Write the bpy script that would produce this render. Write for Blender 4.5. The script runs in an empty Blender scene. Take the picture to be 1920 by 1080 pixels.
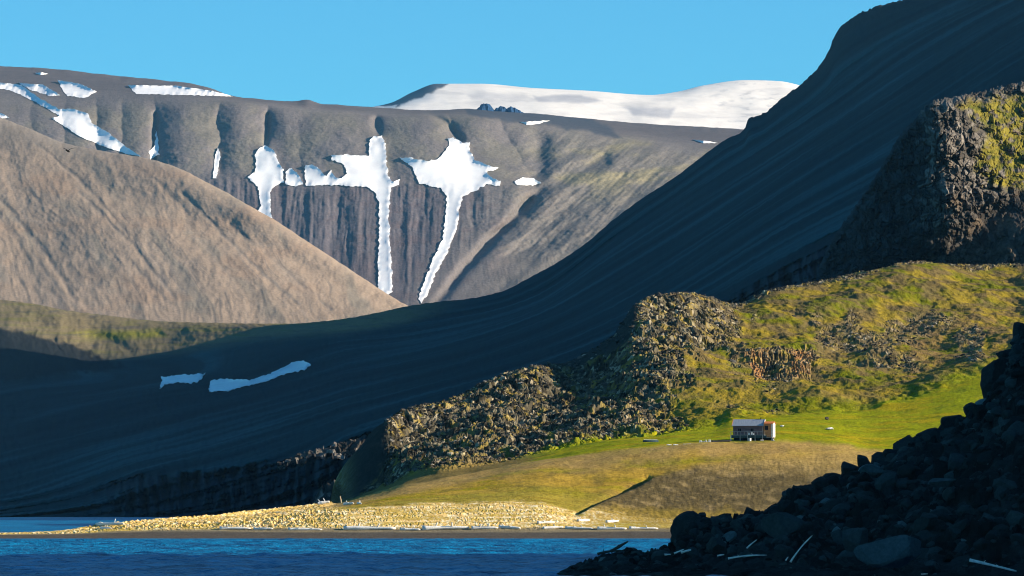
import bpy, math, random
import numpy as np
from mathutils import Vector
from mathutils.geometry import delaunay_2d_cdt

# ------------------------------------------------------------------ camera, light, exposure
S = 1.4                      # metres per layout unit of depth
F = 8000.0                   # focal length in photograph pixels (1920 wide)
H = 5.3 * S                  # camera height above the sea
TILT = math.atan(405 / F)
CT, ST = math.cos(TILT), math.sin(TILT)
scene = bpy.context.scene
cam_data = bpy.data.cameras.new("camera")
cam = bpy.data.objects.new("camera", cam_data)
scene.collection.objects.link(cam)
cam.location = (0, 0, H)
cam.rotation_euler = (math.pi / 2 + TILT, 0, 0)
cam_data.sensor_width = 36
cam_data.lens = 36 * F / 1920
cam_data.clip_start = 1
cam_data.clip_end = 90000
scene.camera = cam

SUN_EL = math.radians(20)
SUN_AZ = math.radians(6)     # a little towards the camera from due right
sdir = Vector((math.cos(SUN_EL) * math.cos(SUN_AZ), -math.cos(SUN_EL) * math.sin(SUN_AZ), math.sin(SUN_EL)))
world = bpy.data.worlds.new("World")
scene.world = world
world.use_nodes = True
wn = world.node_tree
bg = wn.nodes["Background"]
sky = wn.nodes.new("ShaderNodeTexSky")
sky.sky_type = 'NISHITA'
sky.sun_disc = False
sky.sun_elevation = SUN_EL
sky.sun_rotation = math.pi / 2 + SUN_AZ
sky.altitude = 1200
sky.air_density = 1.0
sky.dust_density = 0.0
sky.ozone_density = 4.0
bg.inputs['Strength'].default_value = 0.076
sky_tint = wn.nodes.new("ShaderNodeVectorMath"); sky_tint.operation = 'MULTIPLY'
sky_tint.inputs[1].default_value = (0.36, 0.92, 1.04)
wn.links.new(sky.outputs[0], sky_tint.inputs[0])
wn.links.new(sky_tint.outputs[0], bg.inputs[0])

sun_data = bpy.data.lights.new("sun", 'SUN')
sun_data.energy = 5.0
sun_data.angle = math.radians(0.5)
sun_data.color = (1.0, 0.87, 0.68)
sun = bpy.data.objects.new("sun", sun_data)
scene.collection.objects.link(sun)
sun.rotation_euler = sdir.to_track_quat('Z', 'Y').to_euler()
sun.location = (500, -200, 900)

scene.view_settings.view_transform = 'Standard'
scene.view_settings.look = 'None'
scene.view_settings.gamma = 1.0
scene.view_settings.exposure = 1.08
scene.cycles.filter_width = 1.05

rng = np.random.default_rng(7)
random.seed(7)

# ------------------------------------------------------------------ maths
def at(px, py, Y):
    """photograph pixel + layout depth -> world xyz arrays"""
    px, py, Y = np.broadcast_arrays(np.asarray(px, float), np.asarray(py, float), np.asarray(Y, float))
    Yw = Y * S
    dy = F * CT - (540 - py) * ST
    dz = F * ST + (540 - py) * CT
    k = Yw / dy
    return np.stack([(px - 960) * k, Yw, H + dz * k], -1)

def raydir(px, py):
    return Vector((px - 960, F * CT - (540 - py) * ST, F * ST + (540 - py) * CT)).normalized()

def _hash(ix, iy, seed):
    n = (ix.astype(np.int64) * 374761393 + iy.astype(np.int64) * 668265263 + seed * 974711) & 0x7fffffff
    n = ((n ^ (n >> 13)) * 1274126177) & 0x7fffffff
    n = ((n ^ (n >> 16)) * 1911520717) & 0x7fffffff
    return ((n ^ (n >> 15)) & 0xffffff) / float(0xffffff)

def noise(x, y, seed=0):
    x = np.asarray(x, float); y = np.asarray(y, float)
    x, y = np.broadcast_arrays(x, y)
    ix = np.floor(x); iy = np.floor(y)
    fx = x - ix; fy = y - iy
    def g(ox, oy):
        a = _hash(ix + ox, iy + oy, seed) * 2 * math.pi
        return np.cos(a) * (fx - ox) + np.sin(a) * (fy - oy)
    u = fx * fx * fx * (fx * (fx * 6 - 15) + 10); v = fy * fy * fy * (fy * (fy * 6 - 15) + 10)
    a = g(0, 0) * (1 - u) + g(1, 0) * u
    b = g(0, 1) * (1 - u) + g(1, 1) * u
    return (a * (1 - v) + b * v) * 1.5

def fbm(x, y, o=5, seed=0, gain=.5):
    r = 0; a = 1; f = 1; s = 0
    for i in range(o):
        r = r + a * noise(np.asarray(x) * f + i * 17.3, np.asarray(y) * f - i * 9.1, seed + i); s += a
        a *= gain; f *= 2.03
    return r / s

def ridged(x, y, o=4, seed=0):
    r = 0; a = 1; f = 1; s = 0
    for i in range(o):
        r = r + a * (1 - np.abs(noise(np.asarray(x) * f, np.asarray(y) * f, seed + i)) * 2); s += a
        a *= .5; f *= 2.1
    return r / s

def worley(x, y, seed=0, tilt=.7):
    """blocky rubble: every cell a tilted facet, sunk at the joints"""
    x, y = np.broadcast_arrays(np.asarray(x, float), np.asarray(y, float))
    ix = np.floor(x); iy = np.floor(y)
    f1 = np.full(x.shape, 9.); f2 = np.full(x.shape, 9.); h = np.zeros(x.shape); cid = np.zeros(x.shape)
    for ox in (-1, 0, 1):
        for oy in (-1, 0, 1):
            cx = ix + ox; cy = iy + oy
            px = cx + _hash(cx, cy, seed); py = cy + _hash(cx, cy, seed + 5)
            dx = x - px; dy = y - py
            d = np.sqrt(dx * dx + dy * dy)
            hh = _hash(cx, cy, seed + 9) + tilt * ((_hash(cx, cy, seed + 2) * 2 - 1) * dx + (_hash(cx, cy, seed + 3) * 2 - 1) * dy)
            m = d < f1
            f2 = np.where(m, f1, np.minimum(f2, d))
            h = np.where(m, hh, h); cid = np.where(m, _hash(cx, cy, seed + 7), cid)
            f1 = np.where(m, d, f1)
    edge = np.clip((f2 - f1) / .18, 0, 1)
    return h * (.35 + .65 * edge), cid, edge

def pchip_slopes(x, y):
    """y: (...,n) monotone cubic slopes"""
    hx = np.diff(x); d = np.diff(y, axis=-1) / hx
    m = np.zeros_like(y)
    w1 = 2 * hx[1:] + hx[:-1]; w2 = hx[1:] + 2 * hx[:-1]
    same = d[..., :-1] * d[..., 1:] > 0
    with np.errstate(divide='ignore', invalid='ignore'):
        hm = (w1 + w2) / (w1 / d[..., :-1] + w2 / d[..., 1:])
    m[..., 1:-1] = np.where(same, hm, 0)
    m[..., 0] = d[..., 0]; m[..., -1] = d[..., -1]
    return m

def pchip(x, y, xi):
    x = np.asarray(x, float); y = np.asarray(y, float)
    m = pchip_slopes(x, y)
    xi = np.clip(xi, x[0], x[-1])
    k = np.clip(np.searchsorted(x, xi, side='right') - 1, 0, len(x) - 2)
    h = x[k + 1] - x[k]; t = (xi - x[k]) / h
    h00 = 2 * t**3 - 3 * t**2 + 1; h10 = t**3 - 2 * t**2 + t; h01 = -2 * t**3 + 3 * t**2; h11 = t**3 - t**2
    return h00 * y[..., k] + h10 * h * m[..., k] + h01 * y[..., k + 1] + h11 * h * m[..., k + 1]

def sstep(a, b, x):
    t = np.clip((x - a) / (b - a), 0, 1)
    return t * t * (3 - 2 * t)

def linedist(PX, PY, pts):
    d = np.full(PX.shape, 1e9); side = np.zeros(PX.shape); along = np.zeros(PX.shape); n = len(pts) - 1
    for i in range(n):
        (x0, y0), (x1, y1) = pts[i], pts[i + 1]
        dx, dy = x1 - x0, y1 - y0; L = dx * dx + dy * dy
        t = np.clip(((PX - x0) * dx + (PY - y0) * dy) / L, 0, 1)
        qx = PX - (x0 + t * dx); qy = PY - (y0 + t * dy)
        dd = np.sqrt(qx * qx + qy * qy); m = dd < d
        side = np.where(m, np.sign(dx * qy - dy * qx), side)
        along = np.where(m, (i + t) / n, along)
        d = np.where(m, dd, d)
    return d, side, along

def polysd(PX, PY, pts):
    """signed distance, positive inside"""
    d, _, _ = linedist(PX, PY, list(pts) + [pts[0]])
    inside = np.zeros(PX.shape, bool); n = len(pts)
    for i in range(n):
        x0, y0 = pts[i]; x1, y1 = pts[(i + 1) % n]
        c = ((y0 > PY) != (y1 > PY))
        with np.errstate(divide='ignore', invalid='ignore'):
            xx = (x1 - x0) * (PY - y0) / (y1 - y0 + 1e-12) + x0
        inside ^= c & (PX < xx)
    return np.where(inside, d, -d)

def region(PX, PY, pts, soft=8, warp=6, wl=30, seed=50):
    wx = fbm(PX / wl, PY / wl, 4, seed) * warp * 2; wy = fbm(PX / wl + 40, PY / wl, 4, seed + 3) * warp
    return sstep(-soft, soft, polysd(PX + wx, PY + wy, pts))

# ------------------------------------------------------------------ mesh helpers
C = scene.collection

def tag(o, label=None, cat=None, group=None, kind=None):
    if label: o['label'] = label
    if cat: o['category'] = cat
    if group: o['group'] = group
    if kind: o['kind'] = kind
    return o

def link_mesh(name, verts, faces, mat, parent=None, col=None, smooth=True):
    me = bpy.data.meshes.new(name)
    verts = np.asarray(verts, np.float32).reshape(-1, 3)
    if isinstance(faces, np.ndarray):
        nf, k = faces.shape
        me.vertices.add(len(verts)); me.vertices.foreach_set('co', verts.ravel())
        me.loops.add(nf * k); me.loops.foreach_set('vertex_index', faces.ravel().astype(np.int32))
        me.polygons.add(nf)
        me.polygons.foreach_set('loop_start', np.arange(0, nf * k, k, dtype=np.int32))
        me.update(calc_edges=True)
    else:
        me.from_pydata([tuple(map(float, v)) for v in verts], [], faces)
    me.polygons.foreach_set('use_smooth', np.full(len(me.polygons), smooth))
    if col is not None:
        a = me.color_attributes.new('Col', 'FLOAT_COLOR', 'POINT')
        c4 = np.ones((len(verts), 4), np.float32); c4[:, :3] = np.clip(np.asarray(col).reshape(-1, 3), 0, 1)
        a.data.foreach_set('color', c4.ravel())
    me.materials.append(mat)
    me.update()
    o = bpy.data.objects.new(name, me)
    C.objects.link(o)
    if parent: o.parent = parent
    return o

def grid_faces(n, m):
    i = np.arange(n - 1)[:, None] * m + np.arange(m - 1)[None]
    i = i.ravel()
    return np.stack([i, i + 1, i + m + 1, i + m], -1)

def grid_obj(name, P, mat, col=None, smooth=True):
    n, m = P.shape[:2]
    return link_mesh(name, P.reshape(-1, 3), grid_faces(n, m), mat, None, None if col is None else col.reshape(-1, 3), smooth)

def loft(curves, px, rows):
    """curves: list of (list of (px,py,Y)); rows: rows between successive curves. returns PX,PY,Y,T grids (cols, rows)"""
    PYk = []; Yk = []
    for c in curves:
        a = np.array(c, float)
        PYk.append(pchip(a[:, 0], a[:, 1], px)); Yk.append(pchip(a[:, 0], a[:, 2], px))
    PYk = np.stack(PYk, -1); Yk = np.stack(Yk, -1)
    t = [0.]
    for k, r in enumerate(rows):
        t += list(k + (np.arange(r) + 1) / r)
    t = np.array(t)
    kx = np.arange(len(curves), dtype=float)
    PY = pchip(kx, PYk, t); Y = pchip(kx, Yk, t)
    PX = np.broadcast_to(px[:, None], PY.shape)
    T = np.broadcast_to(t[None], PY.shape)
    return PX, PY, Y, T

def rgb(*c): return np.array(c, float)
def mixc(a, b, w): return a * (1 - w[..., None]) + b * w[..., None]

# ------------------------------------------------------------------ materials
def new_mat(name):
    m = bpy.data.materials.new(name); m.use_nodes = True
    nt = m.node_tree; b = nt.nodes['Principled BSDF']
    return m, nt, b

def terrain_mat(name, scales=(.05, .6), var=(.25, .3), bump=.4, bscale=.8, bdist=.5, rough=.95, stretch=(1, 1, 1), spec=.02):
    m, nt, b = new_mat(name)
    N, L = nt.nodes, nt.links
    at_ = N.new('ShaderNodeAttribute'); at_.attribute_name = 'Col'
    tc = N.new('ShaderNodeTexCoord')
    mp = N.new('ShaderNodeMapping'); mp.inputs['Scale'].default_value = stretch
    L.new(tc.outputs['Object'], mp.inputs[0])
    cur = at_.outputs['Color']
    for s, v in zip(scales, var):
        nz = N.new('ShaderNodeTexNoise'); nz.inputs['Scale'].default_value = s; nz.inputs['Detail'].default_value = 6
        nz.inputs['Roughness'].default_value = .65
        L.new(mp.outputs[0], nz.inputs['Vector'])
        mr = N.new('ShaderNodeMapRange'); mr.inputs['From Min'].default_value = .3; mr.inputs['From Max'].default_value = .7
        mr.inputs['To Min'].default_value = 1 - v; mr.inputs['To Max'].default_value = 1 + v
        L.new(nz.outputs['Fac'], mr.inputs['Value'])
        mx = N.new('ShaderNodeVectorMath'); mx.operation = 'SCALE'
        L.new(cur, mx.inputs[0]); L.new(mr.outputs[0], mx.inputs['Scale'])
        cur = mx.outputs[0]
    L.new(cur, b.inputs['Base Color'])
    b.inputs['Roughness'].default_value = rough
    b.inputs['Specular IOR Level'].default_value = spec
    nb = N.new('ShaderNodeTexNoise'); nb.inputs['Scale'].default_value = bscale; nb.inputs['Detail'].default_value = 8
    nb.inputs['Roughness'].default_value = .7
    L.new(mp.outputs[0], nb.inputs['Vector'])
    bp = N.new('ShaderNodeBump'); bp.inputs['Strength'].default_value = bump; bp.inputs['Distance'].default_value = bdist
    L.new(nb.outputs['Fac'], bp.inputs['Height']); L.new(bp.outputs[0], b.inputs['Normal'])
    return m

def simple_mat(name, color, color2=None, scale=2., rough=.85, bump=.2, bdist=.05, stretch=(1, 1, 1), spec=.2, metallic=0):
    m, nt, b = new_mat(name)
    N, L = nt.nodes, nt.links
    tc = N.new('ShaderNodeTexCoord'); mp = N.new('ShaderNodeMapping'); mp.inputs['Scale'].default_value = stretch
    L.new(tc.outputs['Object'], mp.inputs[0])
    nz = N.new('ShaderNodeTexNoise'); nz.inputs['Scale'].default_value = scale; nz.inputs['Detail'].default_value = 6
    L.new(mp.outputs[0], nz.inputs['Vector'])
    cr = N.new('ShaderNodeValToRGB')
    cr.color_ramp.elements[0].position = .35; cr.color_ramp.elements[1].position = .65
    cr.color_ramp.elements[0].color = (*(color2 or [c * .6 for c in color]), 1); cr.color_ramp.elements[1].color = (*color, 1)
    L.new(nz.outputs['Fac'], cr.inputs[0]); L.new(cr.outputs[0], b.inputs['Base Color'])
    b.inputs['Roughness'].default_value = rough; b.inputs['Specular IOR Level'].default_value = spec
    b.inputs['Metallic'].default_value = metallic
    bp = N.new('ShaderNodeBump'); bp.inputs['Strength'].default_value = bump; bp.inputs['Distance'].default_value = bdist
    L.new(nz.outputs['Fac'], bp.inputs['Height']); L.new(bp.outputs[0], b.inputs['Normal'])
    return m

# ================================================================== THE LAND
# ---------------------------------------------------------------- ice cap
px = np.linspace(600, 1900, 420)
ic = [
    [(600, 330, 14600), (1900, 330, 14600)],
    [(600, 225, 13500), (680, 204, 13500), (732, 193, 13500), (775, 172, 13500), (820, 157, 13500), (900, 157, 13500), (1000, 165, 13500), (1100, 170, 13500),
     (1220, 178, 13520), (1270, 172, 13600), (1320, 160, 13700), (1400, 150, 13800), (1460, 152, 13850), (1500, 160, 13850), (1600, 190, 13850), (1900, 260, 13850)],
    [(600, 240, 12900), (820, 190, 12900), (1000, 195, 12900), (1200, 215, 12900), (1400, 212, 13150), (1900, 290, 13300)],
    [(600, 320, 12200), (1000, 310, 12200), (1900, 350, 12200)],
]
PX, PY, Y, T = loft(ic, px, [10, 50, 40])
Y = Y + fbm(PX / 220, PY / 60, 4, 3) * 45 * sstep(.9, 1.3, T)
Y = Y + 12 * np.exp(-((PX - 1245 - (PY - 180) * .6) / 45) ** 2) * sstep(1, 1.4, T)      # the saddle between the two domes
P = at(PX, PY, Y)
snowc = rgb(.76, .70, .64); dirty = rgb(.44, .42, .43); darkr = rgb(.07, .075, .09)
col = np.broadcast_to(snowc, P.shape).copy()
d1 = region(PX, PY, [(880, 175), (960, 172), (1005, 182), (960, 188), (890, 186)], 5, 9, 40) * .55
d2 = region(PX, PY, [(1000, 178), (1090, 178), (1130, 190), (1080, 193), (1010, 190)], 3, 5, 40) * .9
d3 = region(PX, PY, [(1170, 202), (1265, 202), (1255, 222), (1190, 218)], 5, 6, 40) * .9
col = mixc(col, dirty, np.clip(d1 + d2 + d3, 0, 1))
streak = sstep(.18, .4, fbm(PX / 28 + PY / 14, PY / 7, 4, 31)) * sstep(1250, 1380, PX) * .5 + .35 * sstep(.0, .4, fbm(PX / 140, PY / 14, 4, 33))
col = mixc(col, dirty * .9, streak)
dk = region(PX, PY, [(560, 260), (735, 205), (790, 182), (825, 163), (842, 157), (800, 148), (700, 170)], 2.5, 5, 20)
sn = region(PX, PY, [(672, 203), (675, 197), (725, 199), (745, 196), (738, 210), (690, 210)], 1.5, 2, 12)
col = mixc(col, darkr, dk * (1 - sn))
snow_terr = terrain_mat('ice_cap_snow', (.004, .02), (.05, .06), .3, .01, 8, .7)
tag(grid_obj('ice_cap', P, snow_terr, col), kind='structure')

# ---------------------------------------------------------------- far plateau mountain
px = np.linspace(-260, 1700, 1150)
fm = [
    [(-260, 420, 10800), (1700, 420, 10800)],
    [(-260, 108, 9200), (0, 124, 9200), (100, 129, 9200), (200, 140, 9100), (300, 150, 9000), (360, 157, 8900), (400, 167, 8800), (432, 179, 8700), (500, 187, 8600), (555, 190, 8600), (575, 187, 8600),
     (600, 194, 8600), (640, 197, 8600), (730, 203, 8800), (800, 207, 9000), (870, 204, 9200), (930, 208, 9200), (1000, 213, 9200), (1200, 231, 9200), (1390, 242, 9200), (1700, 262, 9200)],
    [(-260, 165, 8300), (0, 182, 8300), (200, 187, 8250), (430, 190, 8200), (500, 196, 8200), (600, 207, 8200), (760, 216, 8200), (870, 216, 8200), (1000, 232, 8250), (1150, 255, 8300), (1300, 275, 8300), (1700, 300, 8300)],
    [(-260, 250, 8000), (0, 250, 8000), (200, 255, 8000), (500, 262, 8000), (800, 268, 8000), (1000, 290, 8050), (1150, 300, 8050), (1300, 320, 8050), (1700, 350, 8000)],
    [(-260, 335, 7860), (0, 335, 7860), (500, 345, 7850), (700, 347, 7850), (900, 350, 7850), (1000, 356, 7850), (1150, 370, 7850), (1300, 380, 7850), (1700, 400, 7850)],
    [(-260, 480, 7600), (500, 480, 7600), (800, 480, 7580), (1000, 480, 7600), (1300, 480, 7600), (1700, 480, 7600)],
    [(-260, 640, 7100), (800, 640, 7100), (1700, 640, 7100)],
]
PX, PY, Y, T = loft(fm, px, [5, 34, 56, 70, 90, 30])
face = sstep(1.7, 2.5, T)
up = face * (1 - sstep(3.6, 4.0, T))
low = sstep(3.7, 4.2, T)
# rounded buttresses of the upper tier parted by gullies
wob = fbm(PX / 60, PY / 40, 3, 12) * 10
gx = np.array([60, 120, 182, 230, 292, 410, 499, 560, 707, 858, 960])
gw = np.array([.4, .5, .9, .7, 1., .8, 1., .25, .9, 1., .5])
lean = np.array([0, 0, .0, .0, 0, 0, 0, 0, .0, .35, .5])
right_fade = 1 - sstep(930, 1060, PX)
rel = 0
for g, w, l in zip(gx, gw, lean):
    d = np.abs(PX + wob - g - (PY - 265) * l)
    rel = rel + w * (70 * np.exp(-d / 14) + 55 * np.exp(-(d / 34) ** 2))
rel = rel * right_fade * up * .32
# lower tier: many close ribs
rib = fbm((PX + wob * .4 + (PY - 400) * .05) / 38, PY / 300, 4, 21) * 150 + (1 - ridged((PX + wob * .3) / 17, PY / 160, 4, 25)) * 26
rel = rel + rib * .13 * low * (1 - sstep(860, 960, PX + (PY - 400) * .6))
# couloirs that hold the snow
for pts, w, a in (([(706, 300), (712, 370), (718, 450), (724, 560)], 14, 18), ([(862, 340), (850, 400), (825, 470), (788, 580)], 14, 18),
                  ([(497, 330), (497, 440)], 10, 35), ([(500, 215), (497, 272)], 5, 40), ([(290, 215), (288, 300)], 6, 40), ([(706, 225), (706, 260)], 9, 40),
                  ([(995, 378), (930, 440), (870, 505), (815, 570)], 9, 60), ([(1010, 260), (1015, 310), (1000, 345)], 20, 50),
                  ([(800, 207), (835, 230), (862, 262)], 7, 40), ([(1130, 300), (1060, 335), (1010, 360), (985, 390)], 15, 50)):
    d, side, al = linedist(PX + wob * .4, PY, pts)
    rel = rel + .6 * a * np.exp(-(d / w) ** 2)
# smooth right-hand slopes
rel = rel + (fbm(PX / 150 + PY / 90, PY / 70, 5, 40) * 38 + ridged((PX + PY * 1.1) / 60, (PY - PX * .3) / 300, 4, 44) * -12) * sstep(880, 1050, PX + (PY - 350) * .4) * face
rel = rel + fbm(PX / 45, PY / 25, 5, 60) * 6 * face + fbm(PX / 12, PY / 8, 4, 61) * 2
trail = 0
for pts, w in (([(708, 270), (708, 340), (712, 370), (718, 450), (724, 560)], 26), ([(862, 290), (850, 400), (825, 470), (788, 580)], 28), ([(500, 290), (497, 420)], 24), ([(560, 335), (700, 325)], 20), ([(800, 320), (910, 330)], 24)):
    d, side, al = linedist(PX, PY, pts); trail = np.maximum(trail, np.exp(-(d / w) ** 2))
rel = rel * (1 - .8 * trail)
Y = Y + rel
P = at(PX, PY, Y)
P[..., 2] += fbm(PX / 30, PY / 10, 4, 62) * 2.5 * sstep(.8, 1, T) * (1 - sstep(1.1, 1.6, T))
base = rgb(.150, .130, .125)
col = np.broadcast_to(base, P.shape).copy()
col = mixc(col, rgb(.170, .150, .120), up * sstep(-.2, .3, fbm(PX / 70, PY / 50, 4, 70)) * .8)
col = mixc(col, rgb(.105, .090, .100), low * (1 - sstep(840, 900, PX + (PY - 400) * .75)) * .75)
col = mixc(col, rgb(.12, .085, .085), sstep(0, .3, fbm(PX / 90, PY / 22, 4, 71)) * low * .4)
col = mixc(col, rgb(.10, .085, .085), (1 - sstep(1.5, 2.1, T)) * .8)                     # plateau top
rr = sstep(900, 1080, PX + (PY - 350) * .4) * face
col = mixc(col, rgb(.165, .145, .125), rr * .8)
col = mixc(col, rgb(.24, .205, .12), rr * sstep(-.05, .35, fbm(PX / 120, PY / 35, 4, 75)) * (1 - sstep(330, 400, PY)) * .8)
col = mixc(col, rgb(.06, .065, .085), rr * region(PX, PY, [(990, 265), (1030, 262), (1040, 300), (1015, 345), (1000, 320)], 18, 10, 40) * .6)  # shade in the hollow put into the colour
dkblue = region(PX, PY, [(860, 200), (990, 210), (1110, 224), (1160, 245), (1165, 258), (1100, 246), (1000, 232), (900, 222)], 4, 7, 30)
col = mixc(col, rgb(.055, .06, .075), dkblue * .85)
far_mat = terrain_mat('far_mountain_scree', (.012, .12), (.12, .22), .6, .09, 3.5, .95)
far = tag(grid_obj('mountain', P, far_mat, col), kind='structure')

# ---------------------------------------------------------------- brown hill, middle left
px = np.linspace(-260, 900, 800)
bh = [
    [(-260, 330, 6500), (900, 700, 6500)],
    [(-260, 165, 5800), (-100, 190, 5750), (0, 220, 5700), (60, 243, 5650), (120, 268, 5600), (200, 284, 5550), (270, 296, 5500), (330, 313, 5450), (375, 335, 5400), (420, 358, 5360),
     (470, 387, 5300), (520, 415, 5280), (560, 442, 5250), (640, 494, 5200), (720, 547, 5150), (765, 574, 5120), (900, 660, 5100)],
    [(-260, 290, 5450), (0, 320, 5400), (200, 370, 5300), (400, 430, 5200), (560, 500, 5120), (700, 565, 5060), (765, 590, 5050), (900, 680, 5050)],
    [(-260, 430, 5150), (0, 450, 5150), (200, 480, 5080), (400, 520, 5020), (600, 565, 4980), (765, 610, 4960), (900, 700, 4960)],
    [(-260, 660, 4700), (900, 740, 4700)],
]
PX, PY, Y, T = loft(bh, px, [5, 100, 95, 80])
fr = sstep(1.0, 1.25, T)
w1 = fbm(PX / 120, PY / 120, 3, 80) * 45
q = PX - (PY - 220) * .62 + w1                                    # constant down the fall line
lowfade = sstep(1.15, 2.3, T)
gul = (1 - ridged(q / 95, PY / 420, 2, 82)) * 4 * (.35 + .65 * lowfade)
gul += (1 - ridged(q / 30, PY / 170, 3, 85)) * 1.2 * lowfade
gul += fbm(PX / 160, PY / 110, 4, 88) * 7 + fbm(PX / 14, PY / 14, 4, 89) * 1.5
for pts, w, a in (([(70, 270), (130, 320), (190, 380), (240, 440)], 4, 14), ([(0, 372), (40, 420), (90, 480), (140, 560)], 6, 20), ([(340, 360), (420, 440), (500, 520)], 5, 14),
                  ([(250, 310), (300, 345), (350, 400)], 5, 9), ([(150, 360), (240, 450), (330, 560)], 4, 11), ([(430, 420), (540, 510), (620, 580)], 4, 10)):
    d, sd, al = linedist(PX + fbm(PX / 25, PY / 25, 3, 90) * 5, PY, pts)
    gul = gul + a * np.exp(-(d / w) ** 2) * .18
Y = Y + gul * fr
P = at(PX, PY, Y)
P[..., 2] += fbm(PX / 20, PY / 20, 4, 92) * 1.5
col = np.broadcast_to(rgb(.285, .215, .160), P.shape).copy()
lines = 0
for pts in ([(70, 270), (130, 320), (190, 380), (240, 440)], [(0, 372), (40, 420), (90, 480), (140, 560)], [(340, 360), (420, 440), (500, 520)], [(150, 360), (240, 450), (330, 560)], [(430, 420), (540, 510), (620, 580)], [(60, 470), (110, 540), (150, 590)], [(250, 490), (310, 560)], [(480, 500), (560, 570)]):
    d, sd, al = linedist(PX + fbm(PX / 25, PY / 25, 3, 90) * 5, PY, pts); lines = np.maximum(lines, np.exp(-(d / 3.5) ** 2))
col = mixc(col, rgb(.165, .150, .125), sstep(0, .5, fbm(q / 60, PY / 200, 4, 95)) * .7)
col = mixc(col, rgb(.27, .19, .135), sstep(.05, .4, fbm(PX / 180, PY / 50, 4, 97)) * .7)
col = mixc(col, rgb(.155, .14, .125), (1 - sstep(245, 300, PY - PX * .12)) * .7)
col = mixc(col, rgb(.115, .105, .098), sstep(.12, .42, fbm(q / 9, PY / 110, 4, 98)) * sstep(-.2, .3, fbm(PX / 90, PY / 70, 3, 99)) * lowfade * .6)
col = mixc(col, rgb(.11, .105, .10), lines * sstep(-.5, .2, fbm(PX / 40, PY / 40, 3, 94)) * .6)  # gully shade put into the colour as thin dark lines
col = mixc(col, rgb(.28, .225, .18), sstep(.12, .42, fbm(q / 16, PY / 140, 4, 93)) * lowfade * .4)
brown_mat = terrain_mat('brown_hill_scree', (.015, .2), (.10, .16), .5, .15, 1.6, .95)
tag(grid_obj('hill', P, brown_mat, col), kind='structure')

# ---------------------------------------------------------------- shaded mountain with the plateau at its left
px = np.concatenate([np.linspace(-400, 1960, 1100), np.linspace(1968, 4200, 180)])
def offr(y0, Y0, x0=2300, x1=4200, y1=-700): return [(x0, y0, Y0), (x1, y1, Y0)]
sm = [
    [(-400, 760, 4700), (300, 760, 4600), (900, 760, 4100), (1300, 620, 3900), (2300, 560, 3900), (4200, 450, 3900)],
    [(-400, 548, 4100), (-100, 556, 4000), (0, 562, 3950), (60, 569, 3900), (120, 581, 3850), (190, 590, 3850), (300, 602, 3800), (430, 606, 3700), (540, 607, 3600), (600, 603, 3550), (650, 597, 3550), (700, 588, 3500), (765, 574, 3480), (820, 566, 3450),
     (880, 560, 3400), (920, 552, 3400), (945, 545, 3380), (990, 522, 3360), (1050, 489, 3330), (1100, 455, 3300), (1150, 412, 3300), (1200, 375, 3300), (1270, 329, 3300), (1330, 283, 3300), (1360, 262, 3290), (1396, 242, 3290),
     (1404, 222, 3290), (1430, 214, 3280), (1470, 182, 3270), (1500, 160, 3260), (1540, 118, 3250), (1556, 90, 3240), (1562, 72, 3240), (1580, 46, 3230), (1605, 30, 3220), (1640, 14, 3220), (1690, 0, 3200), (1760, -22, 3200), (1960, -100, 3150), (2300, -230, 3100), (3000, -330, 3100), (4200, -420, 3100)],
    [(-400, 632, 3620), (0, 620, 3600), (60, 632, 3600), (120, 650, 3590), (180, 664, 3580), (300, 657, 3540), (400, 643, 3500), (480, 630, 3440), (600, 622, 3340), (760, 612, 3230), (900, 590, 3150), (1000, 560, 3100), (1150, 460, 3050), (1300, 360, 3000), (1500, 230, 2950), (1700, 90, 2900), (1960, -40, 2900), (2300, -170, 2900), (3000, -300, 2900), (4200, -400, 2900)],
    [(-400, 730, 2950), (0, 720, 2950), (200, 735, 2900), (400, 730, 2850), (600, 705, 2800), (800, 665, 2750), (1000, 605, 2650), (1200, 500, 2550), (1500, 310, 2450), (1700, 180, 2450), (1960, 20, 2450), (2300, -120, 2450), (3000, -280, 2450), (4200, -380, 2450)],
    [(-400, 850, 2300), (0, 840, 2300), (300, 815, 2250), (600, 770, 2200), (800, 725, 2150), (1000, 665, 2100), (1200, 580, 2050), (1500, 400, 2000), (1700, 290, 2000), (1960, 140, 2000), (2300, -40, 2000), (3000, -230, 2000), (4200, -360, 2000)],
    [(-400, 945, 1850), (0, 930, 1850), (150, 915, 1830), (270, 893, 1800), (420, 880, 1780), (560, 860, 1750), (680, 820, 1700), (800, 780, 1700), (1000, 720, 1680), (1200, 650, 1650), (1500, 490, 1600), (1700, 390, 1600), (1960, 250, 1620), (2300, 80, 1620), (3000, -150, 1640), (4200, -320, 1650)],
    [(-400, 972, 1720), (0, 971, 1720), (200, 970, 1720), (400, 965, 1700), (620, 940, 1660), (800, 900, 1600), (1200, 760, 1560), (1500, 600, 1520), (1700, 520, 1500), (1960, 450, 1520), (2300, 380, 1540), (3000, 250, 1580), (4200, 100, 1600)],
    [(-400, 990, 1680), (620, 985, 1600), (1200, 900, 1500), (1700, 800, 1440), (2300, 760, 1440), (4200, 700, 1440)],
]
PX, PY, Y, T = loft(sm, px, [8, 50, 50, 80, 80, 80, 10])
sky_k = pchip(np.array([c[0] for c in sm[1]], float), np.array([c[1] for c in sm[1]], float), PX)
slope = sstep(1.9, 2.3, T + sstep(600, 1000, PX) * .7)
v = T + np.clip(PX - 650, -1100, 0) / 600 * 1.25 * sstep(2.0, 2.8, T) + fbm(PX / 500, T, 2, 101) * .10
streak = fbm(PX / 620, v * 7, 4, 103, .42)
streak2 = fbm(PX / 380, v * 22 + PX / 400, 4, 105)
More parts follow.
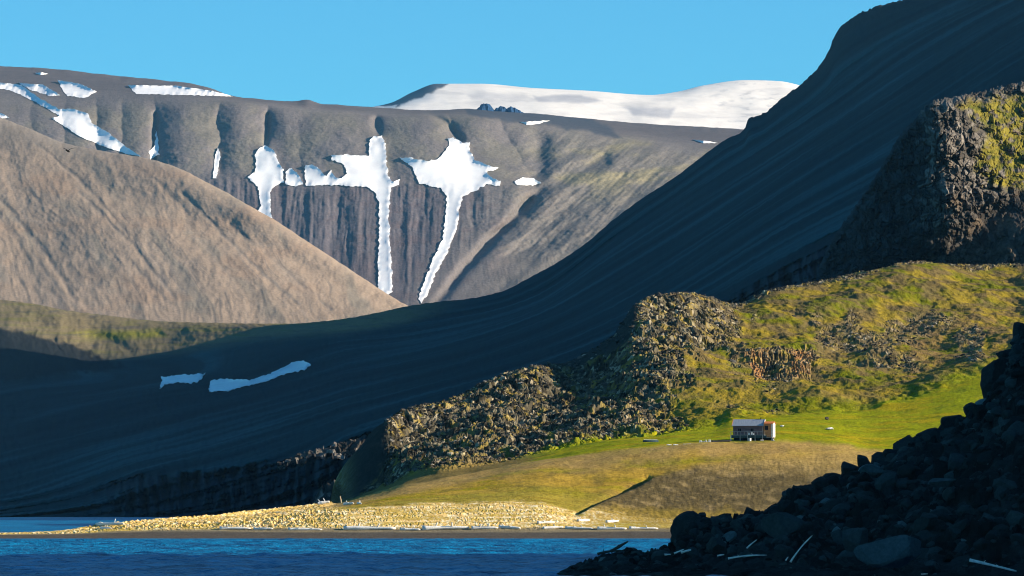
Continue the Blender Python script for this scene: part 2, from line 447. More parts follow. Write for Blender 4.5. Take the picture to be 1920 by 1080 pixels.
fine = fbm(PX / 60, v * 70 + PX / 60, 3, 106)
rel = (-fbm(PX / 620, v * 7, 2, 103, .42) * 16 - streak2 * 1.2 + fbm(PX / 40, PY / 22, 5, 107) * 8) * slope
rel = rel + fbm(PX / 90, PY / 60, 4, 108) * 22 * (1 - slope) * sstep(1, 1.2, T)
# broken cliff along the shore and left plateau rim
cl = sstep(4.85, 5.15, T) * sstep(120, 300, PX)
rel = rel + (1 - ridged(PX / 26, PY / 120, 4, 110)) * 38 * cl
wb, _, eg = worley(PX / 16, PY / 22, 112)
rim = np.exp(-((T - 2.15) / .35) ** 2) * (1 - sstep(150, 240, PX))
rel = rel - wb * 9 * rim - (ridged(PX / 30, PY / 50, 3, 114)) * 9 * rim
# craggy skyline near the summit
wb2, _, _ = worley(PX / 10, PY / 14, 115)
crag_t = sstep(1330, 1420, PX) * np.exp(-((T - 1.0) / .25) ** 2)
Y = Y + rel
P = at(PX, PY, Y)
P[..., 2] += (wb2 - .4) * 1.6 * crag_t * 1.2 + fbm(PX / 12, T * 6, 4, 118) * .9 * sstep(.8, 1, T)
P[..., 2] += fbm(PX / 25, T * 3, 3, 119) * 1.6 * crag_t
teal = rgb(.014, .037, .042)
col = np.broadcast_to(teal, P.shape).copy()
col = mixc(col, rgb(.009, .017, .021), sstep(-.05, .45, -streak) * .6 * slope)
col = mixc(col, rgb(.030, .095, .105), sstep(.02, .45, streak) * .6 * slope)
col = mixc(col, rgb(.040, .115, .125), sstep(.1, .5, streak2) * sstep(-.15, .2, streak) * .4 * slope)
top = (1 - sstep(1.05, 1.5, T)) * sstep(1350, 1500, PX)
col = mixc(col, rgb(.045, .045, .040), top * .7)  # sunlit crest rim put into the colour as lighter brown
col = mixc(col, rgb(.03, .033, .04), cl * .8)
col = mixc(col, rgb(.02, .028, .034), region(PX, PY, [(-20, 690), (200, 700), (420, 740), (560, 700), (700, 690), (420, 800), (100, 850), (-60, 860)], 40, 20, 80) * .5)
# plateau turf
plat = (1 - slope) * sstep(.9, 1.1, T) * (1 - sstep(700, 900, PX))
turf = mixc(np.broadcast_to(rgb(.17, .135, .075), P.shape), rgb(.145, .135, .040), sstep(0, .4, fbm(PX / 110, PY / 9, 4, 120)) * .7)
turf = mixc(turf, rgb(.20, .19, .02), region(PX, PY, [(130, 622), (300, 618), (310, 632), (180, 636)], 7, 6, 40) * .8)
turf = mixc(turf, rgb(.10, .085, .07), sstep(.1, .4, fbm(PX / 70, PY / 6, 4, 124)) * .7)
col = mixc(col, turf, plat)
col = mixc(col, rgb(.09, .08, .06), rim * .5)
col = mixc(col, rgb(.012, .015, .018), region(PX, PY, [(-60, 616), (30, 618), (90, 636), (150, 652), (185, 668), (240, 690), (-60, 720)], 5, 10, 16, 126) * .95)  # shade on the cliff below the plateau edge put into the colour
slope_mat = terrain_mat('shaded_scree', (.02, .3), (.12, .22), .5, .25, 1.2, .95)
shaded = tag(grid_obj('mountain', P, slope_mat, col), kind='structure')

# ---------------------------------------------------------------- crag spur high on the right
px = np.concatenate([np.linspace(1440, 1960, 620), np.linspace(1962, 2600, 100)])
cr = [
    [(1440, 640, 1560), (1520, 620, 1550), (1700, 470, 1540), (1760, 330, 1545), (2000, 300, 1560), (2600, 200, 1600)],
    [(1440, 610, 1455), (1520, 560, 1455), (1535, 505, 1455), (1560, 452, 1455), (1600, 392, 1455), (1650, 318, 1458), (1690, 250, 1460), (1712, 228, 1462), (1745, 192, 1465), (1800, 180, 1480), (1870, 165, 1495), (1920, 153, 1505), (2100, 130, 1530), (2600, 90, 1570)],
    [(1440, 625, 1435), (1560, 490, 1430), (1650, 360, 1430), (1720, 280, 1428), (1755, 215, 1425), (1850, 195, 1450), (1920, 185, 1466), (2100, 170, 1490), (2600, 140, 1540)],
    [(1440, 630, 1418), (1600, 500, 1405), (1700, 400, 1398), (1765, 325, 1390), (1850, 308, 1415), (1920, 290, 1430), (2100, 275, 1455), (2600, 240, 1500)],
    [(1440, 640, 1400), (1600, 540, 1385), (1700, 480, 1372), (1780, 420, 1358), (1850, 385, 1380), (1920, 350, 1400), (2050, 330, 1410), (2600, 310, 1440)],
    [(1440, 660, 1360), (1600, 580, 1350), (1780, 520, 1351), (1920, 480, 1326), (2000, 440, 1332), (2080, 400, 1340), (2600, 370, 1350)],
    [(1440, 700, 1330), (1780, 620, 1315), (1920, 600, 1310), (2050, 560, 1310), (2100, 520, 1312), (2600, 500, 1320)],
]
PX, PY, Y, T = loft(cr, px, [10, 60, 90, 90, 80, 40])
vis = sstep(1.0, 1.3, T)
rock_m = region(PX, PY, [(1500, 560), (1680, 235), (1745, 185), (1930, 150), (1930, 170), (1830, 185), (1800, 205), (1850, 290), (1900, 370), (1780, 440), (1720, 500)], 14, 16, 40, 200)
wA, cA, eA = worley(PX / 12 + fbm(PX / 20, PY / 20, 3, 201) * .6, PY / 13, 202)
wB, cB, eB = worley(PX / 5, PY / 4.6, 204)
wC, cC, eC = worley(PX / 34 + fbm(PX / 40, PY / 40, 3, 206) * .4, PY / 36, 208)
flute = ridged(PX / 20 + fbm(PX / 30, PY / 60, 3, 209) * .7, PY / 120, 4, 210)
rel = -(wC * 9 + wA * 5 + wB * 2.2 + flute * 3) * (.25 + .75 * rock_m) + fbm(PX / 50, PY / 40, 5, 212) * 7
Y = Y + rel * vis
P = at(PX, PY, Y)
P[..., 2] += (wB - .4) * 1.2 * (1 - vis) + fbm(PX / 14, PY / 14, 4, 213) * .5
g0 = rgb(.125, .108, .090)
rock = g0 * (.55 + .9 * cA[..., None] ** 1.5) * (.7 + .6 * cB[..., None])
rock = mixc(rock, rgb(.014, .026, .030) * (.6 + .8 * cA[..., None]), sstep(1775, 1715, PX + (cA - .5) * 40) * .95)  # shaded left side of the crag put into the rock colour
rock = rock * (1 - .6 * sstep(380, 440, PY + (PX - 1780) * .5)[..., None])  # shadow wedge at lower right darkened into the rock colour
rock = mixc(rock, rgb(.16, .115, .075), sstep(1725, 1765, PX) * sstep(.1, .4, fbm(PX / 40, PY / 40, 4, 215)) * .5)
grass = mixc(np.broadcast_to(rgb(.19, .155, .025), P.shape), rgb(.10, .10, .018), sstep(-.1, .3, fbm(PX / 22, PY / 14, 5, 216)))
gm = region(PX, PY, [(1800, 195), (1870, 182), (1930, 178), (1930, 355), (1850, 350), (1830, 300), (1850, 260), (1830, 225)], 10, 12, 30, 218) * sstep(-.35, .0, fbm(PX / 16, PY / 12, 4, 219))
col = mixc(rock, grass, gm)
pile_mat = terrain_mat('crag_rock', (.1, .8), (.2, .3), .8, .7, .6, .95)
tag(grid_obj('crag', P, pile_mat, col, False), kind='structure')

# ---------------------------------------------------------------- headland: rocky hill, meadow and beach, one grid cut in three
px = np.concatenate([np.linspace(-300, 560, 360), np.linspace(561, 1960, 1060), np.linspace(1963, 3400, 160)])
hl = [
    [(-300, 1010, 760), (0, 1004, 770), (100, 1003, 780), (400, 990, 800), (600, 985, 830), (660, 985, 960), (720, 960, 1090), (940, 900, 1130), (1190, 790, 1200), (1380, 700, 1270), (1540, 690, 1310), (1720, 650, 1370), (1920, 640, 1420), (2300, 640, 1420), (3400, 640, 1420)],
    [(-300, 999, 690), (0, 998.5, 690), (60, 998, 690), (130, 993, 692), (180, 985, 695), (260, 977, 700), (330, 971, 705), (400, 967, 710), (460, 960, 720), (530, 953, 725), (600, 945, 735), (618, 942, 830), (624, 915, 905), (634, 890, 908), (655, 860, 908), (680, 832, 908), (700, 806, 908), (722, 790, 909), (740, 780, 916), (760, 770, 935), (830, 755, 960), (880, 732, 980), (940, 705, 1000), (1000, 690, 1010), (1060, 680, 1050), (1105, 658, 1066), (1150, 628, 1070), (1172, 596, 1070), (1190, 572, 1072), (1240, 553, 1100),
     (1290, 552, 1110), (1330, 560, 1130), (1380, 571, 1150), (1440, 546, 1170), (1540, 528, 1200), (1640, 506, 1230), (1720, 492, 1250), (1820, 498, 1280), (1920, 496, 1300), (2050, 470, 1300), (2300, 500, 1290), (3400, 560, 1280)],
    [(-300, 999.4, 688), (0, 999, 688), (130, 994, 690), (260, 979, 697), (400, 969, 706), (530, 956, 720), (600, 949, 725), (640, 934, 874), (680, 912, 874), (712, 892, 875), (732, 856, 882), (760, 828, 898), (830, 815, 900), (940, 785, 915), (1060, 765, 940), (1150, 730, 950), (1190, 690, 960), (1240, 670, 970),
     (1330, 660, 990), (1440, 660, 1010), (1540, 650, 1030), (1720, 630, 1060), (1920, 610, 1090), (2300, 600, 1090), (3400, 640, 1090)],
    [(-300, 999.8, 686), (0, 999.5, 686), (130, 995, 688), (260, 981, 694), (400, 972, 702), (530, 959, 715), (600, 952, 718), (640, 942, 820), (700, 918, 845), (760, 898, 815), (830, 885, 800), (900, 873, 812), (960, 862, 820), (1050, 842, 830), (1150, 822, 836), (1250, 812, 840), (1340, 802, 848), (1372, 792, 852), (1480, 776, 860),
     (1600, 772, 865), (1700, 752, 880), (1850, 705, 910), (2000, 680, 930), (2300, 680, 930), (3400, 720, 930)],
    [(-300, 1000.2, 684), (0, 1000, 684), (130, 996, 686), (260, 983, 690), (400, 975, 697), (530, 962, 706), (600, 955, 708), (640, 948, 725), (700, 935, 740), (760, 918, 755), (830, 905, 765), (900, 890, 775), (1000, 868, 785), (1100, 852, 790), (1200, 840, 790), (1250, 835, 790), (1372, 829, 792), (1450, 827, 792),
     (1560, 832, 792), (1650, 846, 790), (1900, 850, 790), (2300, 850, 790), (3400, 860, 790)],
    [(-300, 1000.6, 682), (0, 1000.5, 682), (130, 997, 684), (260, 985, 686), (400, 979, 690), (530, 968, 696), (620, 958, 698), (800, 946, 705), (1000, 944, 706), (1080, 962, 700), (1240, 976, 698), (1400, 982, 696), (1900, 986, 694), (3400, 986, 694)],
    [(-300, 1002.5, 672), (0, 1002, 672), (130, 1000, 672), (260, 994, 673), (600, 992.5, 673), (1260, 991.5, 673), (3400, 991, 673)],
    [(-300, 1009.6, 657.5), (0, 1009.5, 657.5), (3400, 1009.5, 657.5)],
    [(-300, 1016, 653), (3400, 1016, 653)],
]
ROWS = [12, 190, 160, 44, 90, 56, 28, 8]
PX, PY, Y, T = loft(hl, px, ROWS)
cum = np.cumsum([0] + ROWS)
land = sstep(560, 680, PX)
hill = sstep(.6, 1.0, T) * (1 - sstep(2.85, 3.1, T)) * land
# where it is bare rock, where turf
n1 = fbm(PX / 90, PY / 45, 5, 300); n2 = fbm(PX / 30, PY / 18, 5, 305)
rockzone = region(PX, PY, [(600, 960), (620, 860), (720, 770), (1190, 540), (1400, 540), (1390, 640), (1300, 680), (1250, 760), (1350, 800), (1140, 825), (960, 862), (800, 888), (690, 925)], 60, 45, 70, 310)
rimzone = 1 - sstep(1.06, 1.30, T + n2 * .1)
slab = region(PX, PY, [(1500, 580), (1750, 575), (1850, 620), (1840, 680), (1620, 700), (1520, 650)], 30, 30, 80, 312) * .75 + region(PX, PY, [(1400, 700), (1620, 780), (1480, 770), (1350, 790)], 20, 25, 50, 313) * .4
scarp = region(PX, PY, [(1405, 668), (1500, 655), (1545, 665), (1520, 705), (1420, 715)], 10, 10, 30, 314)
rk = np.clip(rockzone * 1.0 + rimzone * .8 + slab + scarp * .9 + n1 * .9 + n2 * .5 - .10 - .15 * sstep(1350, 1500, PX) * (1 - rimzone), 0, 1)
left_dense = 1 - sstep(1050, 1350, PX + (PY - 700) * .8)
rk = sstep(.22, .62, rk + left_dense * .22) * hill
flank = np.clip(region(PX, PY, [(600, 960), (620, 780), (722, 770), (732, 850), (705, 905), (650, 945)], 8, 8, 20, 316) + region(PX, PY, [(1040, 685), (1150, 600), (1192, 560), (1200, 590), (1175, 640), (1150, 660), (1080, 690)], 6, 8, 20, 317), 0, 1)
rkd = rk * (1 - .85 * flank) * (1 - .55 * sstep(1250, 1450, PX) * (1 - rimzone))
X0 = at(PX, PY, Y)
wx, wy = X0[..., 0] / 1.0, X0[..., 1] / 1.0
wp = fbm(wx / 5, wy / 12, 3, 320) * 2.0
wA, cA, eA = worley((wx + wp) / 2.1, wy / 3.8, 321, .9)
wB, cB, eB = worley((wx - wp) / 1.05, wy / 2.2, 323, .9)
wC, cC, eC = worley((wx + wp) / 6.0, wy / 12, 325, .8)
P = at(PX, PY, Y)
big = fbm(wx / 26, wy / 60, 5, 330) * 4.5 * hill
P[..., 2] += big * sstep(1.0, 1.4, T) * (1 - flank)
P[..., 2] += rkd * ((wA - .4) * .85 + (wB - .4) * .5 + (wC - .4) * 1.7 * sstep(1.0, 1.3, T))

d, sdn, al = linedist(PX, PY, [(1300, 566), (1312, 590), (1322, 620)])
P[..., 1] += 8 * np.exp(-((PX - 1308) / 14) ** 2 - ((PY - 583) / 12) ** 2)
P[..., 1] += (ridged(PX / 7 + n2 * 2, PY / 22, 4, 332) * -4 + 2) * scarp * hill
P[..., 2] += (1 - rk) * hill * (fbm(wx / 3, wy / 5, 5, 333) * .5)
# meadow and terrace undulation
terr = sstep(2.9, 3.2, T) * (1 - sstep(5.0, 5.2, T)) * land
P[..., 2] += terr * (fbm(wx / 14, wy / 22, 4, 335) * .5 + fbm(wx / 1.5, wy / 3, 3, 337) * .06)
# eroded bank on the left edge of the brown mound
bank = [(1072, 969), (1100, 957), (1135, 938), (1170, 922), (1205, 906), (1216, 898)]
bx = PX + fbm(PX / 9, PY / 9, 3, 340) * 3; by = PY
d, side, al = linedist(bx, by, bank)
prof = np.where(al < .999, 1, np.exp(-(d / 10) ** 2)) * np.where(al > .001, 1, np.exp(-(d / 8) ** 2))
wbk = 6 + 3 * al
P[..., 2] -= 1.7 * np.exp(-(d / (wbk * .8)) ** 2) * sstep(0, .25, al + .05) * prof * terr
mound = region(PX, PY, [(1072, 972), (1216, 900), (1300, 876), (1420, 862), (1560, 850), (1700, 846), (1960, 846), (1960, 985), (1250, 985)], 8, 4, 40, 342)
P[..., 2] += terr * mound * (1.2 * np.exp(-np.maximum(d - 9, 0) / 60) + fbm(wx / 1.2, wy / 3.5, 4, 343) * .16)
# pebble beach
bch = sstep(4.8, 5.1, T) * (1 - sstep(6.6, 7, T))
wD, cD, eD = worley(wx / .5, wy / 1.0, 345, .6)
cob = np.clip(bch * (1 - sstep(5.95, 6.1, T)) * (1 - sstep(1020, 1120, PX)) * (sstep(.25, .55, fbm(wx / 12, wy / 3, 4, 346) + .45)) + .6 * sstep(4.6, 5, T) * (1 - land) * (1 - sstep(5.9, 6.1, T)), 0, 1)
P[..., 2] += bch * (cob * wD * .16 + fbm(wx / 16, wy / 1.6, 4, 347) * .14 + .18 * np.sin((wy + fbm(wx / 30, 0, 3, 348) * 6) * .8) * (1 - sstep(6.0, 6.3, T)))
spit = (1 - land) * sstep(.5, 1, T) * (1 - sstep(5.5, 6, T))
P[..., 2] += spit * (wD - .3) * .45 * sstep(60, 220, PX)
P[..., 2] = np.where(T > 7.0, np.minimum(P[..., 2], .0 - (T - 7) * 1.2), P[..., 2])

# colours
rock = rgb(.088, .078, .060) * (.3 + 1.4 * cA[..., None] ** 1.4) * (.5 + 1.0 * cB[..., None])
rock = mixc(rock, rgb(.26, .17, .10), sstep(.15, .5, fbm(wx / 30, wy / 60, 4, 350)) * .45 * sstep(1050, 1300, PX))
rock = mixc(rock, rgb(.62, .25, .09) * (.5 + .8 * cB[..., None]), scarp * np.clip(np.exp(-((PX - 1418) / 13) ** 2) + np.exp(-((PX - 1497) / 15) ** 2) + .4 * sstep(-.1, .2, fbm(PX / 14, PY / 30, 4, 334)), 0, 1) * .95)
rock = mixc(rock, rgb(.16, .12, .065) * (.65 + .6 * cA[..., None]), sstep(1250, 1450, PX) * (1 - rimzone) * .7)
rock = mixc(rock, rgb(.36, .31, .24), (cB > .93) * .7)
rock = mixc(rock, rgb(.020, .024, .026), flank * .95)  # shade on the left-facing flanks put into the colour
rock = mixc(rock, rgb(.30, .22, .05), sstep(.05, .3, fbm(wx / 5, wy / 9, 4, 351)) * .55 * (1 - flank))
gold = rgb(.235, .175, .022); green = rgb(.125, .135, .005); olive = rgb(.12, .10, .022)
gr = mixc(np.broadcast_to(gold, P.shape), green, sstep(-.15, .25, fbm(wx / 18, wy / 50, 5, 352)))
gr = mixc(gr, olive, sstep(0, .35, fbm(wx / 7, wy / 14, 5, 354)) * .6)
gr = mixc(gr, rgb(.125, .09, .05), sstep(-.15, .2, fbm(wx / 11, wy / 16, 6, 366)) * .8 * sstep(800, 700, PY))
gr = mixc(gr, rgb(.07, .06, .03), sstep(.2, .4, fbm(wx / 2.2, wy / 4, 4, 367)) * .5)
gr = mixc(gr, rgb(.19, .12, .055), region(PX, PY, [(1560, 640), (1750, 590), (1880, 600), (1860, 680), (1700, 700), (1600, 690)], 30, 20, 50, 355) * sstep(-.2, .2, n2) * .7)
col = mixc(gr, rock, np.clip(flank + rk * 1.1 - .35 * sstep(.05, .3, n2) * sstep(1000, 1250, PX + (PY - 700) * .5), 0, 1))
mead = mixc(np.broadcast_to(rgb(.20, .22, .004), P.shape), rgb(.28, .225, .006), sstep(-.1, .35, fbm(wx / 20, wy / 12, 5, 356)))
mead = mixc(mead, rgb(.08, .11, .006), sstep(.1, .4, fbm(wx / 9, wy / 8, 4, 357)) * .6)
mead = mixc(mead, rgb(.15, .105, .045), (1 - sstep(940, 1060, PX + n1 * 60)) * .9)
m3 = sstep(2.75, 3.0, T + n2 * .12)
col = mixc(col, mead, m3 * land)
tan = mixc(np.broadcast_to(rgb(.34, .22, .035), P.shape), rgb(.24, .20, .008), sstep(-.1, .3, fbm(wx / 22, wy / 14, 5, 358)))
tan = mixc(tan, rgb(.13, .10, .03), sstep(.0, .35, fbm(wx / 6, wy / 12, 5, 359)) * .6)
tan = mixc(tan, rgb(.30, .20, .09), sstep(4.45, 4.05, T + n1 * .3) * .7)
m4 = sstep(3.92, 4.06, T + n2 * .06 + sstep(1100, 900, PX) * .35 + sstep(840, 700, PX) * .3)
col = mixc(col, tan, m4 * land)
lowt = sstep(4.45, 4.8, T) * (1 - mound) * land
col = mixc(col, mixc(np.broadcast_to(rgb(.26, .215, .035), P.shape), rgb(.20, .15, .02), sstep(0, .3, fbm(wx / 14, wy / 3, 4, 361))), lowt * .85)
mo = mixc(np.broadcast_to(rgb(.095, .072, .034), P.shape), rgb(.19, .14, .07), sstep(.0, .4, fbm(wx / 4, wy / 8, 5, 360) - sstep(905, 860, PY) * -.35))
mo = mixc(mo, rgb(.05, .045, .04), sstep(.15, .4, fbm(wx / 1.6, wy / 3.5, 4, 363)) * .5)
mo = mixc(mo, rgb(.29, .20, .07), sstep(900, 862, PY + n2 * 20) * .8)
mo = mixc(mo, rgb(.24, .17, .03), sstep(948, 972, PY + n2 * 14) * .75)
col = mixc(col, mo, mound * (terr + bch > .05) * (T > 3.9))
col = mixc(col, rgb(.035, .033, .033), np.exp(-(d / 9) ** 2) * sstep(0, .15, al) * prof * terr * .6)  # shade of the bank also put into the colour
pebb = mixc(np.broadcast_to(rgb(.68, .49, .22), P.shape), rgb(.42, .27, .11), sstep(.45, .95, cD))
pebb = mixc(pebb, rgb(.80, .74, .60), (cD < .25) * .7)
pebb = mixc(pebb, rgb(.38, .27, .04), sstep(-.15, .2, fbm(wx / 16, wy / 1.8, 4, 362)) * .7)
bmask = np.clip(sstep(4.88, 5.02, T + n2 * .1) * (1 - .75 * sstep(1060, 1180, PX)) + (1 - land) * sstep(.8, 1, T), 0, 1)
bmask = bmask * (1 - sstep(5.95, 6.04, T + n2 * .03))
col = mixc(col, pebb, bmask)
strand = mixc(np.broadcast_to(rgb(.20, .165, .11), P.shape), rgb(.11, .10, .085), sstep(-.1, .3, fbm(wx / 20, wy / .8, 4, 364)))
col = mixc(col, strand, sstep(5.92, 6.02, T + n2 * .03))
col = mixc(col, rgb(.075, .066, .062), sstep(6.22, 6.32, T + n2 * .03))
col = col * np.where(T > 2.9, 1.14, 1.06)[..., None] * rgb(1.04, 1.0, .85)
rocky_mat = terrain_mat('headland_rock_and_turf', (.25, 1.6), (.22, .35), .9, 1.5, .35, .95)
turf_mat = terrain_mat('meadow_turf', (.12, .9), (.16, .42), .9, 1.2, .4, .95)
beach_mat = terrain_mat('beach_pebbles', (.3, 2.2), (.15, .35), .7, 3, .12, .9, (1, .6, 1))
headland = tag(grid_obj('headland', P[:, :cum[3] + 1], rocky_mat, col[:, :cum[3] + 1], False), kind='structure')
meadow = tag(grid_obj('meadow', P[:, cum[3]:cum[5] + 1], turf_mat, col[:, cum[3]:cum[5] + 1], True), kind='structure')
beach = tag(grid_obj('beach', P[:, cum[5]:], beach_mat, col[:, cum[5]:], False), kind='structure')
HP, HRK, HPX, HPY, HT = P, rk, PX, PY, T

# ---------------------------------------------------------------- small sunlit rock spurs on the far shore
def spur(px0, px1, crest, foot, Y0, Y1, seed):
    px = np.linspace(px0, px1, 160)
    cv = [[(a, b + 14, Y0 + 20) for a, b in crest], [(a, b, Y0) for a, b in crest], [(a, b, Y1) for a, b in foot]]
    PX, PY, Y, T = loft(cv, px, [6, 46])
    X = at(PX, PY, Y)
    wA, cA, eA = worley(X[..., 0] / 4.2, X[..., 1] / 6, seed, .9)
    wB, cB, _ = worley(X[..., 0] / 2.0, X[..., 1] / 3, seed + 3, .9)
    X[..., 2] += (wA - .4) * 2.6 + (wB - .4) * 1.2
    col = rgb(.12, .105, .09) * (.3 + 1.2 * cA[..., None] ** 2) * (.6 + .8 * cB[..., None])
    return tag(grid_obj('rock_spur', X, pile_mat, col, False), kind='structure')
spur(520, 700, [(520, 872), (560, 858), (600, 848), (640, 838), (680, 828), (700, 835)], [(520, 875), (560, 866), (600, 858), (640, 855), (680, 852), (700, 850)], 1330, 1312, 401)
spur(585, 640, [(585, 950), (600, 925), (612, 915), (628, 912), (640, 915)], [(585, 955), (600, 950), (640, 945)], 1300, 1270, 405)

# ---------------------------------------------------------------- dark boulder slope in the foreground
px = np.concatenate([np.linspace(985, 1960, 900), np.linspace(1964, 3600, 150)])
fg = [
    [(985, 1110, 345), (1200, 1060, 345), (1300, 1040, 380), (1500, 1000, 420), (1700, 900, 430), (1920, 780, 440), (2300, 740, 450), (3600, 650, 450)],
    [(985, 1096, 322), (1030, 1080, 324), (1070, 1062, 325), (1150, 1043, 328), (1225, 1034, 330), (1262, 1026, 331), (1280, 1010, 333), (1310, 988, 335), (1400, 972, 340), (1440, 955, 343), (1500, 925, 348), (1560, 910, 352), (1600, 882, 355), (1660, 862, 360), (1700, 835, 364), (1760, 815, 368),
     (1820, 785, 372), (1850, 745, 378), (1880, 700, 382), (1905, 640, 386), (1920, 612, 388), (2000, 540, 392), (2300, 330, 400), (2800, 20, 410), (3600, -300, 420)],
    [(985, 1104, 310), (1150, 1078, 312), (1300, 1055, 318), (1500, 1000, 325), (1700, 945, 330), (1920, 840, 335), (2300, 560, 340), (2800, 150, 345), (3600, -400, 350)],
    [(985, 1115, 295), (1300, 1100, 298), (1500, 1085, 300), (1700, 1075, 302), (1920, 1050, 305), (2300, 860, 306), (2800, 380, 300), (3600, -420, 292)],  # bank out of view, raised to throw shade on the near water
    [(985, 1170, 262), (2100, 1160, 262), (2800, 700, 250), (3600, -100, 225)],
]
PX, PY, Y, T = loft(fg, px, [20, 170, 130, 40])
P = at(PX, PY, Y)
wx, wy = P[..., 0], P[..., 1]
wp = fbm(wx / 6, wy / 6, 3, 500) * 2
wA, cA, eA = worley((wx + wp) / 4.2, wy / 4.2, 501, .9)
wB, cB, eB = worley((wx - wp) / 1.7, wy / 1.7, 503, .9)
hs = np.clip((P[..., 2] + .5) / 4, .12, 1) * sstep(.3, .9, T)
P[..., 2] += hs * ((wA - .45) * 1.6 + (wB - .45) * .8 + fbm(wx / 9, wy / 9, 4, 505) * 1.3) - .5 * hs
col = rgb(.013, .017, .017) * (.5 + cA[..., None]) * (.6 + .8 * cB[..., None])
fg_mat = terrain_mat('foreground_rock', (.4, 2.5), (.3, .35), .9, 1.6, .35, .8)
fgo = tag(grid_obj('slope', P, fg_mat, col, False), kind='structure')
FP = P

# ---------------------------------------------------------------- sea
sea_m, nt, b = new_mat('sea_water')
N, L = nt.nodes, nt.links
tc = N.new('ShaderNodeTexCoord')
def wnoise(sx, sy, sc, det=5, ro=.6):
    mp = N.new('ShaderNodeMapping'); mp.inputs['Scale'].default_value = (sx, sy, 1)
    L.new(tc.outputs['Object'], mp.inputs[0])
    nz = N.new('ShaderNodeTexNoise'); nz.inputs['Scale'].default_value = sc; nz.inputs['Detail'].default_value = det; nz.inputs['Roughness'].default_value = ro
    L.new(mp.outputs[0], nz.inputs['Vector']); return nz.outputs['Fac']
a1 = wnoise(1, .45, .32); a2 = wnoise(1, .6, 1.3); a3 = wnoise(.22, .5, .22, 8, .75)
ad = N.new('ShaderNodeMath'); ad.operation = 'MULTIPLY_ADD'; ad.inputs[1].default_value = .35
L.new(a2, ad.inputs[0]); L.new(a1, ad.inputs[2])
bp = N.new('ShaderNodeBump'); bp.inputs['Strength'].default_value = 1; bp.inputs['Distance'].default_value = 2.2; b.inputs['Specular IOR Level'].default_value = .35
L.new(ad.outputs[0], bp.inputs['Height']); L.new(bp.outputs[0], b.inputs['Normal'])
cr_ = N.new('ShaderNodeValToRGB'); cr_.color_ramp.elements[0].position = .40; cr_.color_ramp.elements[1].position = .62
cr_.color_ramp.elements[0].color = (.0, .02, .09, 1); cr_.color_ramp.elements[1].color = (.0, .20, .40, 1)  # dark and bright ripple reflections put into the base colour
L.new(a3, cr_.inputs[0]); L.new(cr_.outputs[0], b.inputs['Base Color'])
b.inputs["Roughness"].default_value = .4; b.inputs['IOR'].default_value = 1.33; b.inputs['Specular Tint'].default_value = (.3, .8, 1, 1)
xs = np.concatenate([[-30000, -3000], np.linspace(-120, 120, 500), [3000, 30000]])
ys = np.concatenate([[-3000, 200], np.linspace(390, 930, 560), [2600, 40000]])
XX, YY = np.meshgrid(xs, ys, indexing='ij')
am = sstep(380, 420, YY) * (1 - sstep(880, 925, YY)) * (1 - sstep(100, 118, np.abs(XX)))
ZZ = (fbm(XX / 4.5, YY / 7, 4, 600) * .55 + fbm(XX / 18, YY / 8, 3, 604) * .25) * am
tag(grid_obj('sea', np.stack([XX, YY, ZZ], -1), sea_m), kind='structure')

bpy.context.view_layer.update()

# ================================================================== SNOW PATCHES lying on the land
def cast(ob, px, py):
    ok, loc, nrm, idx = ob.ray_cast(Vector((0, 0, H)), raydir(px, py))
    return loc.copy() if ok else None

